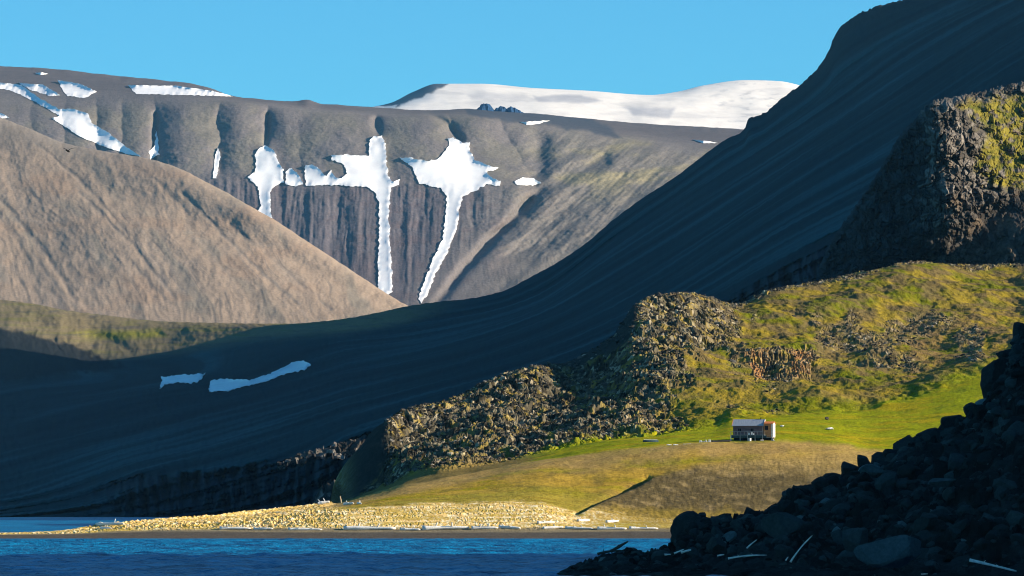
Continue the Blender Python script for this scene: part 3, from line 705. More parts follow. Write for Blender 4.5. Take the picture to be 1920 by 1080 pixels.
snow_mat = simple_mat('old_snow', (.88, .86, .84), (.80, .77, .76), .03, .8, .25, 2)
def snow(ob, pts, label, rough=2.0, lift=14, step=3.0, seed=0, group=None):
    # ragged outline
    out = []
    n = len(pts)
    for i in range(n):
        (x0, y0), (x1, y1) = pts[i], pts[(i + 1) % n]
        L_ = math.hypot(x1 - x0, y1 - y0); k = max(1, int(L_ / 1.6))
        for j in range(k):
            t = j / k; x = x0 + (x1 - x0) * t; y = y0 + (y1 - y0) * t
            dx = float(fbm(x / 9, y / 7, 3, seed + 700)) * rough * 1.7; dy = float(fbm(x / 8 + 30, y / 9, 3, seed + 710)) * rough * 1.2
            out.append((x + dx, y + dy))
    xs_ = [p[0] for p in out]; ys_ = [p[1] for p in out]
    P2 = [Vector(p) for p in out]; m = len(P2)
    gx_ = np.arange(min(xs_), max(xs_), step); gy_ = np.arange(min(ys_), max(ys_), step)
    GX, GY = np.meshgrid(gx_, gy_)
    sd = polysd(GX, GY, out)
    for x, y in zip(GX[sd > 1.2], GY[sd > 1.2]): P2.append(Vector((x, y)))
    v, e, f, *_ = delaunay_2d_cdt(P2, [], [list(range(m))], 1, 1e-4)
    vs = []
    o_ = Vector((0, 0, H))
    dep = []
    for p in v:
        c = cast(ob, p.x, p.y)
        dep.append((c - o_).length if c is not None else (dep[-1] if dep else 8000 * S))
    dep = np.array(dep); E = np.array(list({(min(t[i], t[i - 1]), max(t[i], t[i - 1])) for t in f for i in range(len(t))}))
    sm_ = dep.copy(); deg = np.bincount(E.ravel(), minlength=len(v)).clip(1)
    for _ in range(28):
        acc = np.bincount(E[:, 0], sm_[E[:, 1]], len(v)) + np.bincount(E[:, 1], sm_[E[:, 0]], len(v))
        sm_ = np.minimum(.5 * sm_ + .5 * acc / deg, dep)
    for p, dk_ in zip(v, sm_):
        d = raydir(p.x, p.y); c = o_ + d * float(dk_)
        vs.append((c - d * 3.5 + Vector((0, 0, .5)), c + d * lift * 1.5))
    for p in []:
        c = cast(ob, p.x, p.y)
        if c is None:
            c = vs[-1][1] if vs else o_ + raydir(p.x, p.y) * 8000
        d = (c - o_).normalized()
        vs.append((c - d * lift, c + d * lift * .3))
    nv = len(vs)
    verts = [a for a, _ in vs] + [b for _, b in vs] + [a for a, _ in vs]
    faces = [list(t) for t in f] + [[i + nv for i in reversed(t)] for t in f]
    cnt = {}
    for t in f:
        for i in range(len(t)):
            a, b_ = t[i], t[(i + 1) % len(t)]; cnt[(a, b_)] = 1
    for (a, b_) in list(cnt):
        if (b_, a) not in cnt: faces.append([b_ + 2 * nv, a + 2 * nv, a + nv, b_ + nv])
    o = link_mesh('snow_patch', np.array([tuple(q) for q in verts]), faces, snow_mat)
    return tag(o, label, 'snow patch', group)

G = 'snow patches on the far mountain'
snow(far, [(-30, 148), (0, 155), (40, 160), (75, 185), (110, 205), (135, 204), (165, 213), (172, 231), (205, 250), (232, 272), (264, 294), (240, 290), (195, 275), (150, 257), (125, 240), (97, 222), (112, 218), (95, 208), (60, 188), (20, 170), (-30, 160)], 'long white snow tongue slanting down to the brown hill on the far left', 1.5, 16, 3, 1, G)
snow(far, [(32, 156), (80, 159), (113, 178), (98, 181), (60, 170)], 'thin snow streak just above the long slanting snow tongue', 1.6, 14, 3, 2, G)
snow(far, [(108, 151), (150, 157), (182, 172), (160, 184), (125, 180), (115, 165)], 'rounded speckled snow patch near the top of the far left mountain', 1.8, 14, 3, 3, G)
snow(far, [(240, 160), (330, 161), (400, 171), (437, 181), (330, 178), (255, 176)], 'long flat snow band under the dark skyline, left of centre', 1.4, 14, 3, 4, G)
snow(far, [(292, 243), (297, 268), (298, 290), (282, 299), (279, 285), (290, 275)], 'small broken snow sliver in the gully right of the slanting tongue', 2.2, 16, 3, 5, G)
snow(far, [(408, 277), (414, 290), (406, 335), (399, 335), (402, 300)], 'thin upright snow sliver alone between two buttresses', 1.6, 16, 3, 6, G)
snow(far, [(498, 272), (515, 283), (522, 305), (531, 318), (532, 342), (515, 349), (507, 362), (508, 390), (510, 417), (495, 409), (481, 399), (491, 385), (486, 370), (484, 350), (463, 332), (478, 324), (480, 305), (478, 290), (486, 278)], 'leftmost of the three snow figures, its foot behind the brown hill', 2.2, 18, 3, 7, G)
snow(far, [(535, 320), (548, 315), (560, 329), (569, 345), (552, 350), (535, 345)], 'small ragged snow patch bridging the left and middle snow figures', 2.6, 18, 3, 8, G)
snow(far, [(572, 310), (590, 309), (612, 332), (620, 318), (630, 334), (641, 334), (650, 326), (645, 308), (622, 300), (622, 292), (650, 290), (692, 293), (692, 268), (700, 256), (715, 256), (723, 270), (724, 305), (728, 330), (736, 341), (750, 335), (748, 347), (734, 352), (730, 380), (728, 415), (732, 430), (730, 450), (734, 500), (736, 548), (726, 554), (710, 545), (709, 500), (711, 440), (711, 380), (704, 362), (690, 351), (640, 348), (600, 347), (572, 349)], 'middle snow figure with one long arm and a straight snow trail below', 2.4, 18, 3, 9, G)
snow(far, [(838, 260), (850, 259), (868, 268), (880, 267), (881, 284), (890, 300), (912, 309), (936, 316), (914, 322), (918, 331), (938, 340), (937, 349), (914, 346), (895, 356), (868, 369), (862, 390), (856, 430), (836, 480), (816, 515), (800, 556), (790, 569), (784, 562), (795, 530), (810, 490), (830, 450), (836, 400), (838, 369), (825, 353), (786, 344), (779, 330), (773, 314), (750, 296), (770, 296), (800, 303), (820, 299), (832, 288), (842, 272)], 'right snow figure with two outstretched arms and a curved trail below', 2.4, 18, 3, 10, G)
snow(far, [(966, 340), (980, 333), (1000, 335), (1014, 344), (1000, 348), (970, 347)], 'small oval snow patch right of the three snow figures', 2.2, 16, 3, 11, G)
snow(far, [(976, 229), (1000, 228), (1030, 226), (1012, 232), (988, 235)], 'tiny snow streak below the dark blue rocks under the ice cap', 1.2, 18, 2.5, 12, G)
snow(far, [(1300, 262), (1330, 265), (1345, 268), (1320, 269)], 'faint snow streak beside the shaded mountain edge under the ice cap', 1, 18, 2.5, 13, G)
snow(far, [(66, 137), (80, 136), (90, 139), (76, 141)], 'tiny snow speck near the far left skyline', 1, 14, 2, 14, G)
snow(far, [(-20, 208), (4, 213), (18, 221), (4, 222), (-20, 222)], 'small snow wedge at the left edge above the brown hill', 1, 14, 2, 15, G)
G2 = 'snow patches on the shaded slope'
snow(shaded, [(302, 708), (335, 703), (362, 703), (385, 700), (378, 712), (360, 720), (335, 718), (312, 722), (300, 729)], 'small bluish snow patch, left one of two on the shaded slope', 3.6, 8, 3, 20, G2)
snow(shaded, [(393, 715), (420, 711), (470, 713), (500, 704), (530, 690), (548, 681), (568, 677), (582, 684), (570, 694), (530, 704), (500, 716), (460, 725), (430, 733), (392, 735)], 'long bluish snow streak, right one of two on the shaded slope', 2.8, 8, 3, 21, G2)

# dark serrated rocks on the plateau under the ice cap
peak_mat = simple_mat('peak_rock_shade_blue', (.02, .07, .16), (.010, .035, .09), .05, .9, .6, 6)  # blue cast of the shade put into the rock colour
def peak(pts, base_y, Y0, label, seed):
    px_ = np.linspace(pts[0][0], pts[-1][0], 60)
    a = np.array(pts, float)
    sy = pchip(a[:, 0], a[:, 1], px_) + fbm(px_ / 4, px_ * 0, 4, seed) * 3
    rows = []
    for t, dY in ((0, 120), (.6, 60), (1, 0), (.7, -45), (.35, -90), (0, -130)):
        yy = base_y + (sy - base_y) * t
        Yj = Y0 + dY + fbm(px_ / 9, px_ * 0 + t * 3 + dY, 4, seed + 2) * 40
        rows.append(at(px_, yy, Yj))
    o = grid_obj('rock_outcrop', np.stack(rows, 1), peak_mat, None, False)
    return tag(o, label, 'rock outcrop', 'dark outcrops under the ice cap')
peak([(890, 208), (898, 201), (906, 194), (917, 195), (924, 203), (930, 211)], 216, 9050, 'small dark blue rock outcrop, left one under the ice cap', 800)
peak([(925, 208), (932, 202), (941, 199), (950, 203), (958, 200), (974, 207), (990, 217)], 226, 9050, 'broad dark blue rock outcrop, right one under the ice cap', 805)

# ================================================================== BOULDERS
def ico(sub):
    import bmesh
    bm = bmesh.new(); bmesh.ops.create_icosphere(bm, subdivisions=sub, radius=1)
    bm.verts.ensure_lookup_table()
    v = np.array([tuple(q.co) for q in bm.verts]); f = np.array([[w.index for w in p.verts] for p in bm.faces])
    bm.free(); return v, f
ICO = {s: ico(s) for s in (1, 2, 3, 4)}

def rock_shape(sub, rg, planes=14, rough=.04):
    v, f = ICO[sub]
    n = rg.normal(size=(planes, 3)); n /= np.linalg.norm(n, axis=1, keepdims=True)
    dd = rg.uniform(.5, .98, planes)
    dt = v @ n.T
    with np.errstate(divide='ignore'):
        r = np.where(dt > .05, dd / np.maximum(dt, .05), 9).min(1)
    r = np.minimum(r, 1.15)
    r = r * (1 + rough * fbm(v[:, 0] * 3 + v[:, 2] * 2 + rg.uniform(0, 50), v[:, 1] * 3 - v[:, 2] * 2, 3, 5))
    return v * r[:, None], f

def rot(rg, v, amt=1.0):
    a, b_, c = rg.uniform(-math.pi, math.pi), rg.uniform(-.6, .6) * amt, rg.uniform(-.6, .6) * amt
    Rz = np.array([[math.cos(a), -math.sin(a), 0], [math.sin(a), math.cos(a), 0], [0, 0, 1]])
    Rx = np.array([[1, 0, 0], [0, math.cos(b_), -math.sin(b_)], [0, math.sin(b_), math.cos(b_)]])
    Ry = np.array([[math.cos(c), 0, math.sin(c)], [0, 1, 0], [-math.sin(c), 0, math.cos(c)]])
    return v @ (Rx @ Ry @ Rz).T

def rubble(name, pts, sizes, sub, mat, cols, rg, flat=.7):
    V = []; Fc = []; Cc = []; k = 0
    for p, s, c in zip(pts, sizes, cols):
        v, f = rock_shape(sub, rg, 8, .04)
        v = rot(rg, v * np.array([1.15, .9, flat]) * rg.uniform(.8, 1.2, 3)) * s + p
        V.append(v); Fc.append(f + k); Cc.append(np.broadcast_to(c, v.shape)); k += len(v)
    o = link_mesh(name, np.concatenate(V), np.concatenate(Fc), mat, None, np.concatenate(Cc), False)
    return tag(o, kind='stuff')

boulder_mat = terrain_mat('boulder_stone', (.5, 3.), (.2, .25), .8, 2.2, .2, .8)
# loose rubble over the foreground slope
r2 = np.random.default_rng(21)
cells = FP[:900, 20:320].reshape(-1, 3)
w = np.clip(cells[:, 2] + .2, 0, 2)
idx = r2.choice(len(cells), 4600, p=w / w.sum())
sz = np.exp(r2.normal(-.95, .6, 4600)) * np.clip((cells[idx, 2] + 1) / 4, .3, 1)
sz = np.clip(sz, .15, 1.5)
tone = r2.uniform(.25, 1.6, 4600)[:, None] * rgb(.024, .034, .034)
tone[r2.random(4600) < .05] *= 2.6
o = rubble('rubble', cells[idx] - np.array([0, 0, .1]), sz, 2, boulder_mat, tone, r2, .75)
o['label'] = 'dark angular rubble covering the shaded foreground slope'
# loose blocks over the rocky headland
sel = (HRK[360:1400, 10:350] > .5) & (HPX[360:1400, 10:350] > 722)
cells = HP[360:1400, 10:350][sel]
idx = r2.choice(len(cells), 5200)
sz = np.clip(np.exp(r2.normal(-.85, .42, 5200)), .2, 1.5)
tone = r2.uniform(.3, 1.5, 5200)[:, None] * rgb(.075, .067, .055)
tone[r2.random(5200) < .07] = rgb(.32, .27, .21)
o = rubble('rubble', cells[idx], sz * 1.1, 1, boulder_mat, tone, r2, .5)
o['label'] = 'grey brown block rubble strewn over the sunlit headland'

def boulder(px, py, Yd, wpx, hpx, label, tone=(.022, .030, .030), seed=0, depth=1.0, name='boulder', group='boulders on the dark foreground slope'):
    """centre pixel and size in photograph pixels"""
    c = at(px, py, Yd); m = Yd * S / F
    rg = np.random.default_rng(900 + seed)
    v, f = rock_shape(4, rg, 16, .05)
    v = v * np.array([wpx / 2 * m, wpx / 2 * m * depth, hpx / 2 * m]) * 1.08
    v[:, 2] = np.maximum(v[:, 2], -hpx * m * .55)
    o = link_mesh(name, v, f, boulder_mat, None, np.broadcast_to(np.array(tone), v.shape), False)
    o.location = tuple(c)
    return tag(o, label, 'boulder', group)
BL = [
    (1310, 1010, 331, 100, 90, 'big rounded boulder at the seaward tip of the dark slope'),
    (1317, 968, 333, 20, 20, 'small round stone balanced on top of the big tip boulder'),
    (1405, 963, 342, 22, 22, 'small knob of rock on the skyline right of the tip boulder'),
    (1520, 925, 350, 80, 42, 'low broad boulder on the rock skyline below the brown mound'),
    (1560, 915, 352, 60, 46, 'slanted boulder on the rock skyline left of the stepped blocks'),
    (1595, 885, 356, 46, 40, 'squat boulder stepping up the dark skyline'),
    (1617, 868, 357, 30, 40, 'upright narrow boulder on the dark skyline near the mound top'),
    (1655, 868, 361, 52, 44, 'blocky boulder right of the upright narrow one'),
    (1700, 838, 365, 50, 40, 'flat topped boulder midway up the dark skyline'),
    (1745, 822, 368, 54, 44, 'wide dark boulder just left of the pair on the skyline'),
    (1791, 790, 372, 44, 34, 'rounded boulder of the skyline pair beside the bright meadow'),
    (1772, 798, 371, 26, 30, 'smaller boulder of the skyline pair beside the bright meadow'),
    (1830, 775, 373, 44, 36, 'boulder wedged under the tall overhanging block'),
    (1866, 722, 379, 74, 100, 'tall overhanging block, largest on the dark skyline at right'),
    (1890, 668, 384, 40, 36, 'small block resting above the tall overhanging block'),
    (1918, 640, 388, 40, 80, 'topmost rock of the dark slope at the right edge'),
]
for i, (x, y, Yd, ww, hh, lb) in enumerate(BL): boulder(x, y, Yd, ww, hh, lb, seed=i)
boulder(1680, 1028, 296, 130, 66, 'large pale grey slab low on the dark foreground slope', (.055, .080, .085), 30, .8)
boulder(1638, 885, 345, 44, 26, 'pale tilted stone just under the dark skyline', (.05, .07, .07), 31, .8)
boulder(1770, 905, 325, 60, 22, 'flat pale stone high on the dark slope', (.045, .065, .068), 32, .8)
boulder(1470, 985, 325, 70, 60, 'rounded greenish grey boulder among the driftwood', (.035, .05, .05), 33, .8)
boulder(1600, 1010, 305, 50, 60, 'leaning wedge shaped stone left of the large pale slab', (.04, .055, .057), 34, .8)

# ================================================================== THINGS
def cast_any(px, py, obs):
    best = None
    for ob in obs:
        c = cast(ob, px, py)
        if c is not None and (best is None or c.y < best.y): best = c
    return best
LANDS = [headland, meadow, beach]

def tube(pts, rad, sides=9, seed=0, knots=.12):
    """tapered, slightly knotty closed tube through pts"""
    pts = np.array([tuple(p) for p in pts], float); n = len(pts)
    tn = np.gradient(pts, axis=0); tn /= np.linalg.norm(tn, axis=1, keepdims=True) + 1e-9
    V = []
    rg = np.random.default_rng(seed)
    for i in range(n):
        up_ = np.array([0, 0, 1.]) if abs(tn[i, 2]) < .9 else np.array([1., 0, 0])
        a = np.cross(tn[i], up_); a /= np.linalg.norm(a); b_ = np.cross(a, tn[i])
        for k in range(sides):
            th = 2 * math.pi * k / sides
            r = rad[i] * (1 + rg.uniform(-knots, knots))
            V.append(pts[i] + (a * math.cos(th) + b_ * math.sin(th)) * r)
    Fc = []
    for i in range(n - 1):
        for k in range(sides):
            k2 = (k + 1) % sides
            Fc.append([i * sides + k, i * sides + k2, (i + 1) * sides + k2, (i + 1) * sides + k])
    Fc.append(list(range(sides))[::-1]); Fc.append([(n - 1) * sides + k for k in range(sides)])
    return V, Fc

def merge(parts):
    V = []; Fc = []
    for v, f in parts:
        k = len(V); V += [tuple(q) for q in v]; Fc += [[i + k for i in t] for t in f]
    return np.array(V), Fc

drift_mat = simple_mat('bleached_driftwood', (.82, .78, .72), (.62, .57, .50), 1.2, .85, .4, .03, (3, 3, 3))
drift_dark = simple_mat('wet_driftwood', (.05, .045, .04), (.03, .03, .03), 2, .8, .4, .03)
def log(p0, p1, r, label, group, seed=0, mat=None, stub=True, bend=.03):
    p0 = np.array(tuple(p0)); p1 = np.array(tuple(p1)); L_ = np.linalg.norm(p1 - p0)
    rg = np.random.default_rng(seed + 3000)
    t = np.linspace(0, 1, 12)
    off = np.stack([rg.uniform(-1, 1) * np.sin(t * 3.1) , rg.uniform(-1, 1) * np.sin(t * 2.2), rg.uniform(0, 1) * np.sin(t * 3.1)], -1) * L_ * bend
    pts = p0 + (p1 - p0) * t[:, None] + off
    c = pts.mean(0)
    rad = r * (1 - .45 * t) * (1 + .12 * np.sin(t * 9 + seed)); rad[0] *= 1.15; rad[-1] *= .6
    parts = [tube(pts - c, rad, 9, seed)]
    if stub and L_ > 1.5:
        for q in (3, 7):
            dr = np.array([rg.uniform(-1, 1), rg.uniform(-.6, .2), rg.uniform(.2, 1)]); dr /= np.linalg.norm(dr)
            parts.append(tube([pts[q] - c, pts[q] - c + dr * r * 2.6], [r * .35, r * .2], 6, seed + q))
    V, Fc = merge(parts)
    o = link_mesh('driftwood_log', V, Fc, mat or drift_mat)
    o.location = tuple(c)
    return tag(o, label, 'driftwood', group)

def log_px(x0, y0, x1, y1, r, label, group, seed, obs, mat=None, lift=.6, **k):
    a = cast_any(x0, y0, obs); b_ = cast_any(x1, y1, obs)
    if a is None or b_ is None: print('LOG MISS', label); return
    # keep both ends on their own rays but at the nearer depth, so the log lies across the ground
    d = min(a.y, b_.y) if abs(a.y - b_.y) > 12 else None
    o_ = Vector((0, 0, H))
    if d:
        ra, rb = raydir(x0, y0), raydir(x1, y1)
        a = o_ + ra * (d / ra.y); b_ = o_ + rb * (d / rb.y)
    log(a + Vector((0, 0, r * lift)), b_ + Vector((0, 0, r * lift)), r, label, group, seed, mat, **k)

GB = 'driftwood logs along the beach'
beach_logs = [
    (182, 985.5, 232, 984, .30, 'white log at the crest of the spit near its left tip'),
    (190, 992, 208, 992, .22, 'short pale log just below the crest log near the spit tip'),
    (412, 992.5, 470, 993, .26, 'long pale log at the left end of the beach drift line'),
    (476, 993.5, 512, 993, .24, 'second pale log along the drift line from the left'),
    (540, 994, 604, 994.5, .24, 'greyish log left of the longest white log on the drift line'),
    (644, 993, 742, 993.5, .36, 'longest white log at the middle of the beach drift line'),
    (750, 994, 788, 994.5, .22, 'grey log touching the right end of the longest white log'),
    (792, 993, 880, 992, .34, 'white log right of the middle of the beach drift line'),
    (884, 992, 934, 991.5, .28, 'white log ending above the gap in the drift line'),
    (936, 990, 976, 992.5, .30, 'pale log resting over another at the right of the drift line'),
    (1018, 992, 1056, 990, .24, 'cracked pale log starting right of the drift line gap'),
    (1060, 991, 1112, 992.5, .22, 'grey log between the cracked log and the mound foot'),
    (1120, 992.5, 1175, 993, .26, 'white log below the foot of the brown mound'),
    (1180, 992, 1234, 992.5, .22, 'thin log close to the dark foreground boulder'),
    (1008, 982, 1040, 981, .24, 'isolated pale log above the drift line left of the mound'),
    (1084, 977.5, 1106, 977, .22, 'short white log at the lower end of the dark bank'),
    (1138, 980, 1160, 978.5, .24, 'pale log lying on the turf below the mound'),
    (596, 946.5, 618, 942.5, .30, 'white log on the beach crest left of the leaning post'),
    (646, 947, 662, 945.5, .26, 'white log just right of the leaning post'),
    (671, 945, 678, 945.5, .18, 'tiny white log second to the right of the leaning post'),
]
for i, (x0, y0, x1, y1, r, lb) in enumerate(beach_logs): log_px(x0, y0, x1, y1, r * 1.5, lb, GB, i, LANDS, bend=.008)

GF = 'driftwood logs on the dark foreground slope'
fg_logs = [
    (1818, 1050, 1906, 1071, .15, 'thick pale log tapering right at the bottom right corner', 0),
    (1482, 1054, 1523, 1004, .09, 'thin straight pole leaning steeply on the dark slope', 0),
    (1473, 1051, 1478, 1044, .07, 'tiny stick at the lower left of the leaning pole', 0),
    (1365, 1047, 1438, 1041, .10, 'long thin log lying level below the boulders', 0),
    (1345, 1042, 1358, 1040, .09, 'short stick at the left end of the level log', 0),
    (1400, 1028, 1419, 1012, .09, 'short slanted log above the level one', 0),
    (1246, 1040, 1258, 1039.5, .10, 'short pale log left of the crossed pair at the tip boulder', 0),
    (1264, 1038, 1282, 1030, .09, 'left log of the crossed pair below the tip boulder', 0),
    (1277, 1036, 1296, 1031, .14, 'right log of the crossed pair below the tip boulder', 0),
    (1727, 1077, 1740, 1076, .09, 'tiny pale stick at the bottom edge', 0),
    (1145, 1034, 1178, 1015, .20, 'dark wet log pointing up out of the shallows', 1),
    (1120, 1039, 1165, 1032, .16, 'dark flat log at the water edge under the pointing one', 1),
]
for i, (x0, y0, x1, y1, r, lb, dk) in enumerate(fg_logs):
    Yd = 308 if y0 > 1040 else 318
    if x0 < 1200: Yd = 326
    if x0 > 1800: Yd = 292
    if 1470 < x0 < 1490: Yd = 303
    a = Vector(at(x0, y0, Yd)); b_ = Vector(at(x1, y1, Yd + (1 if x0 > 1480 else 0)))
    # rest it on the first surface in the way
    ca, cb = cast(fgo, x0, y0), cast(fgo, x1, y1)
    dy = min([c.y for c in (ca, cb) if c is not None] + [a.y])
    ra, rb = raydir(x0, y0), raydir(x1, y1); o_ = Vector((0, 0, H)); dy -= .35
    a = o_ + ra * (dy / ra.y); b_ = o_ + rb * (dy / rb.y)
    log(a, b_, r, lb, GF, 50 + i, drift_dark if dk else drift_mat, stub=not (y1 < 1010))

# leaning post on the beach crest
wood_post = simple_mat('weathered_post_wood', (.55, .42, .26), (.35, .26, .16), 3, .85, .3, .02, (1, 1, .2))
a = cast_any(640, 943, LANDS); b_ = Vector(at(637.5, 930, a.y / S))
V, Fc = tube([a - Vector((0, 0, .4)), a * .5 + b_ * .5, b_], [.2, .17, .13], 8, 4)
tag(link_mesh('marker_post', np.array([tuple(v) for v in V]), Fc, wood_post), 'small leaning wooden post standing on the beach crest', 'post')

# ---------------------------------------------------------------- hut
def empty(name, loc, rz=0, label=None, cat=None, group=None):
    o = bpy.data.objects.new(name, None); C.objects.link(o); o.location = loc; o.rotation_euler = (0, 0, rz)
    return tag(o, label, cat, group)

def box(x0, x1, y0, y1, z0, z1):
    v = [(x0, y0, z0), (x1, y0, z0), (x1, y1, z0), (x0, y1, z0), (x0, y0, z1), (x1, y0, z1), (x1, y1, z1), (x0, y1, z1)]
    return v, [[0, 3, 2, 1], [4, 5, 6, 7], [0, 1, 5, 4], [1, 2, 6, 5], [2, 3, 7, 6], [3, 0, 4, 7]]
def prism_x(x0, x1, prof):
    """profile in (y,z), counter-clockwise seen from +x"""
    n = len(prof)
    v = [(x0, y, z) for y, z in prof] + [(x1, y, z) for y, z in prof]
    f = [list(range(n))[::-1], [n + i for i in range(n)]] + [[i, (i + 1) % n, n + (i + 1) % n, n + i] for i in range(n)]
    return v, f
def part(name, parts, mat, parent, label=None):
    V, Fc = merge(parts)
    o = link_mesh(name, V, Fc, mat, parent, None, False)
    if label: o['label'] = label
    return o

def plank_mat(name, c1, c2, per=4.0):
    m, nt, b = new_mat(name); N, L = nt.nodes, nt.links
    tc = N.new('ShaderNodeTexCoord'); mp = N.new('ShaderNodeMapping'); mp.inputs['Scale'].default_value = (.4, .4, per)
    L.new(tc.outputs['Object'], mp.inputs[0])
    nz = N.new('ShaderNodeTexNoise'); nz.inputs['Scale'].default_value = 1.; nz.inputs['Detail'].default_value = 5
    L.new(mp.outputs[0], nz.inputs['Vector'])
    cr = N.new('ShaderNodeValToRGB'); cr.color_ramp.elements[0].position = .35; cr.color_ramp.elements[1].position = .65
    cr.color_ramp.elements[0].color = (*c2, 1); cr.color_ramp.elements[1].color = (*c1, 1)
    L.new(nz.outputs['Fac'], cr.inputs[0]); L.new(cr.outputs[0], b.inputs['Base Color'])
    wv = N.new('ShaderNodeTexWave'); wv.bands_direction = 'Z'; wv.inputs['Scale'].default_value = 1.0
    L.new(tc.outputs['Object'], wv.inputs['Vector'])
    bp = N.new('ShaderNodeBump'); bp.inputs['Strength'].default_value = .6; bp.inputs['Distance'].default_value = .03
    L.new(wv.outputs['Fac'], bp.inputs['Height']); L.new(bp.outputs[0], b.inputs['Normal'])
    b.inputs['Roughness'].default_value = .9
    return m
wall_m = plank_mat('wood_boards_shade_tone', (.20, .12, .11), (.09, .055, .055))  # shade on the hut front put into the board colour
gable_m = plank_mat('pale_boards_sun_tone', (.80, .70, .58), (.62, .50, .38))  # sun on the end walls put into the pale board colour
annex_m = plank_mat('orange_boards', (.62, .26, .09), (.42, .16, .05))
roof_m = simple_mat('grey_roof_sheet', (.34, .36, .40), (.25, .27, .31), 1.5, .6, .3, .02, (6, .3, .3))
roof_o = simple_mat('orange_roof_felt', (.60, .20, .06), (.45, .13, .03), 2, .8, .3, .02)
dark_m = simple_mat('dark_opening', (.02, .018, .018), (.01, .01, .01), 1, .9)
deck_m = simple_mat('grey_deck_boards', (.40, .37, .33), (.26, .24, .22), 2, .85, .3, .02, (.3, 3, 1))
white_m = simple_mat('white_paint', (.80, .78, .74), (.66, .64, .60), 2, .6, .1, .01)
skirt_m = simple_mat('dark_green_boards', (.05, .085, .085), (.03, .05, .05), 2, .85, .3, .02)

M = 795 * S / F                              # metres per photograph pixel at the hut
gpt = cast_any(1410, 826.5, LANDS)
HY = 795 * S
hz = at(1410, 827, 795)[2]
hut = empty('hut', tuple(at(1410, 827, 795)), math.radians(-14), 'grey roofed wooden hut on stilts with an orange annex, standing in the green meadow', 'hut')
def hx(p): return (p - 1410) * M / math.cos(math.radians(14)) * .985
def hzp(p): return (827 - p) * M
xl, xr = hx(1374.5), hx(1430)
dep = 3.6
fl = hzp(815.5)                              # floor level
ev = hzp(798); rg_ = hzp(787)
part('wall', [prism_x(xl, xr, [(0, fl), (dep, fl), (dep, ev), (dep / 2, rg_ - .08), (0, ev)])], wall_m, hut)
part('gable_wall', [prism_x(xr + .003, xr + .10, [(-.05, fl), (dep + .05, fl), (dep + .05, ev - .02), (dep / 2, rg_ + .0), (-.05, ev - .02)])], gable_m, hut, 'pale boards on the right end, sunlight put into their colour')
rt = .09
part('roof', [prism_x(xl - .25, xr + .28, [(-.35, ev - .12), (dep / 2, rg_ + .06), (dep + .35, ev - .12), (dep + .35, ev - .12 + rt), (dep / 2, rg_ + .06 + rt), (-.35, ev - .12 + rt)][::1])], roof_m, hut)
part('barge_board', [box(xl - .32, xl - .255, -.38, -.2, ev - .16, ev + .1), prism_x(xl - .32, xl - .255, [(-.4, ev - .16), (dep / 2, rg_ + .02), (dep / 2, rg_ + .24), (-.4, ev + .06)])], roof_o, hut, 'orange board along the left roof edge')
part('barge_board', [prism_x(xr + .285, xr + .34, [(-.4, ev - .16), (dep / 2, rg_ + .02), (dep + .4, ev - .16), (dep + .4, ev + .06), (dep / 2, rg_ + .24), (-.4, ev + .06)])], gable_m, hut, 'pale board along the right roof edge')
part('chimney', [box(xr - .9, xr - .7, dep / 2 - .1, dep / 2 + .1, rg_ - .1, rg_ + .5), box(xr - .94, xr - .66, dep / 2 - .14, dep / 2 + .14, rg_ + .5, rg_ + .56)], dark_m, hut)
# windows in the shaded front
for wx0 in (xl + 1.3, xl + 4.6):
    fo = part('window', [box(wx0, wx0 + .9, -.05, -.003, fl + .95, fl + 1.02), box(wx0, wx0 + .9, -.05, -.003, fl + 1.68, fl + 1.75), box(wx0, wx0 + .07, -.05, -.003, fl + 1.02, fl + 1.68), box(wx0 + .83, wx0 + .9, -.05, -.003, fl + 1.02, fl + 1.68), box(wx0 + .42, wx0 + .48, -.05, -.003, fl + 1.02, fl + 1.68)], wall_m, hut)
    part('pane', [box(wx0 + .07, wx0 + .83, -.02, -.004, fl + 1.02, fl + 1.68)], dark_m, fo)
# annex
ax0, ax1 = hx(1432.5), hx(1449)
ay0, ay1 = -.3, dep - .6
an_ev = hzp(793.5); an_f = hzp(820)
part('annex_wall', [prism_x(xr + .35, ax1, [(ay0, an_f), (ay1, an_f), (ay1, an_ev - .1), ((ay0 + ay1) / 2, an_ev + .35), (ay0, an_ev - .1)])], annex_m, hut, 'orange brown boards on the annex front')
part('annex_wall', [prism_x(ax1 + .003, ax1 + .10, [(ay0 - .05, an_f), (ay1 + .05, an_f), (ay1 + .05, an_ev - .12), ((ay0 + ay1) / 2, an_ev + .33), (ay0 - .05, an_ev - .12)])], gable_m, hut, 'pale boards on the annex end, sunlight put into their colour')
part('annex_roof', [prism_x(xr + .36, ax1 + .25, [(ay0 - .25, an_ev - .18), ((ay0 + ay1) / 2, an_ev + .38), (ay1 + .25, an_ev - .18), (ay1 + .25, an_ev - .10), ((ay0 + ay1) / 2, an_ev + .48), (ay0 - .25, an_ev - .10)])], roof_o, hut, 'rusty orange sheet roof')
dr = part('door', [box(xr + .6, xr + 1.5, ay0 - .06, ay0 - .004, an_f + 1.9, an_f + 3.0)], dark_m, hut, 'dark doorway under the annex eave')
part('corner_board', [box(ax1 - .35, ax1 + .12, ay0 - .12, ay0 - .06, an_f - .3, an_ev - .3)], gable_m, hut)
part('underfloor_shade', [box(xl + .1, ax1 - .2, .25, dep - .5, -.9, fl - .14)], dark_m, hut, 'dark box standing for the shade under the floor')  # dark box added to stand for the shade below the floor
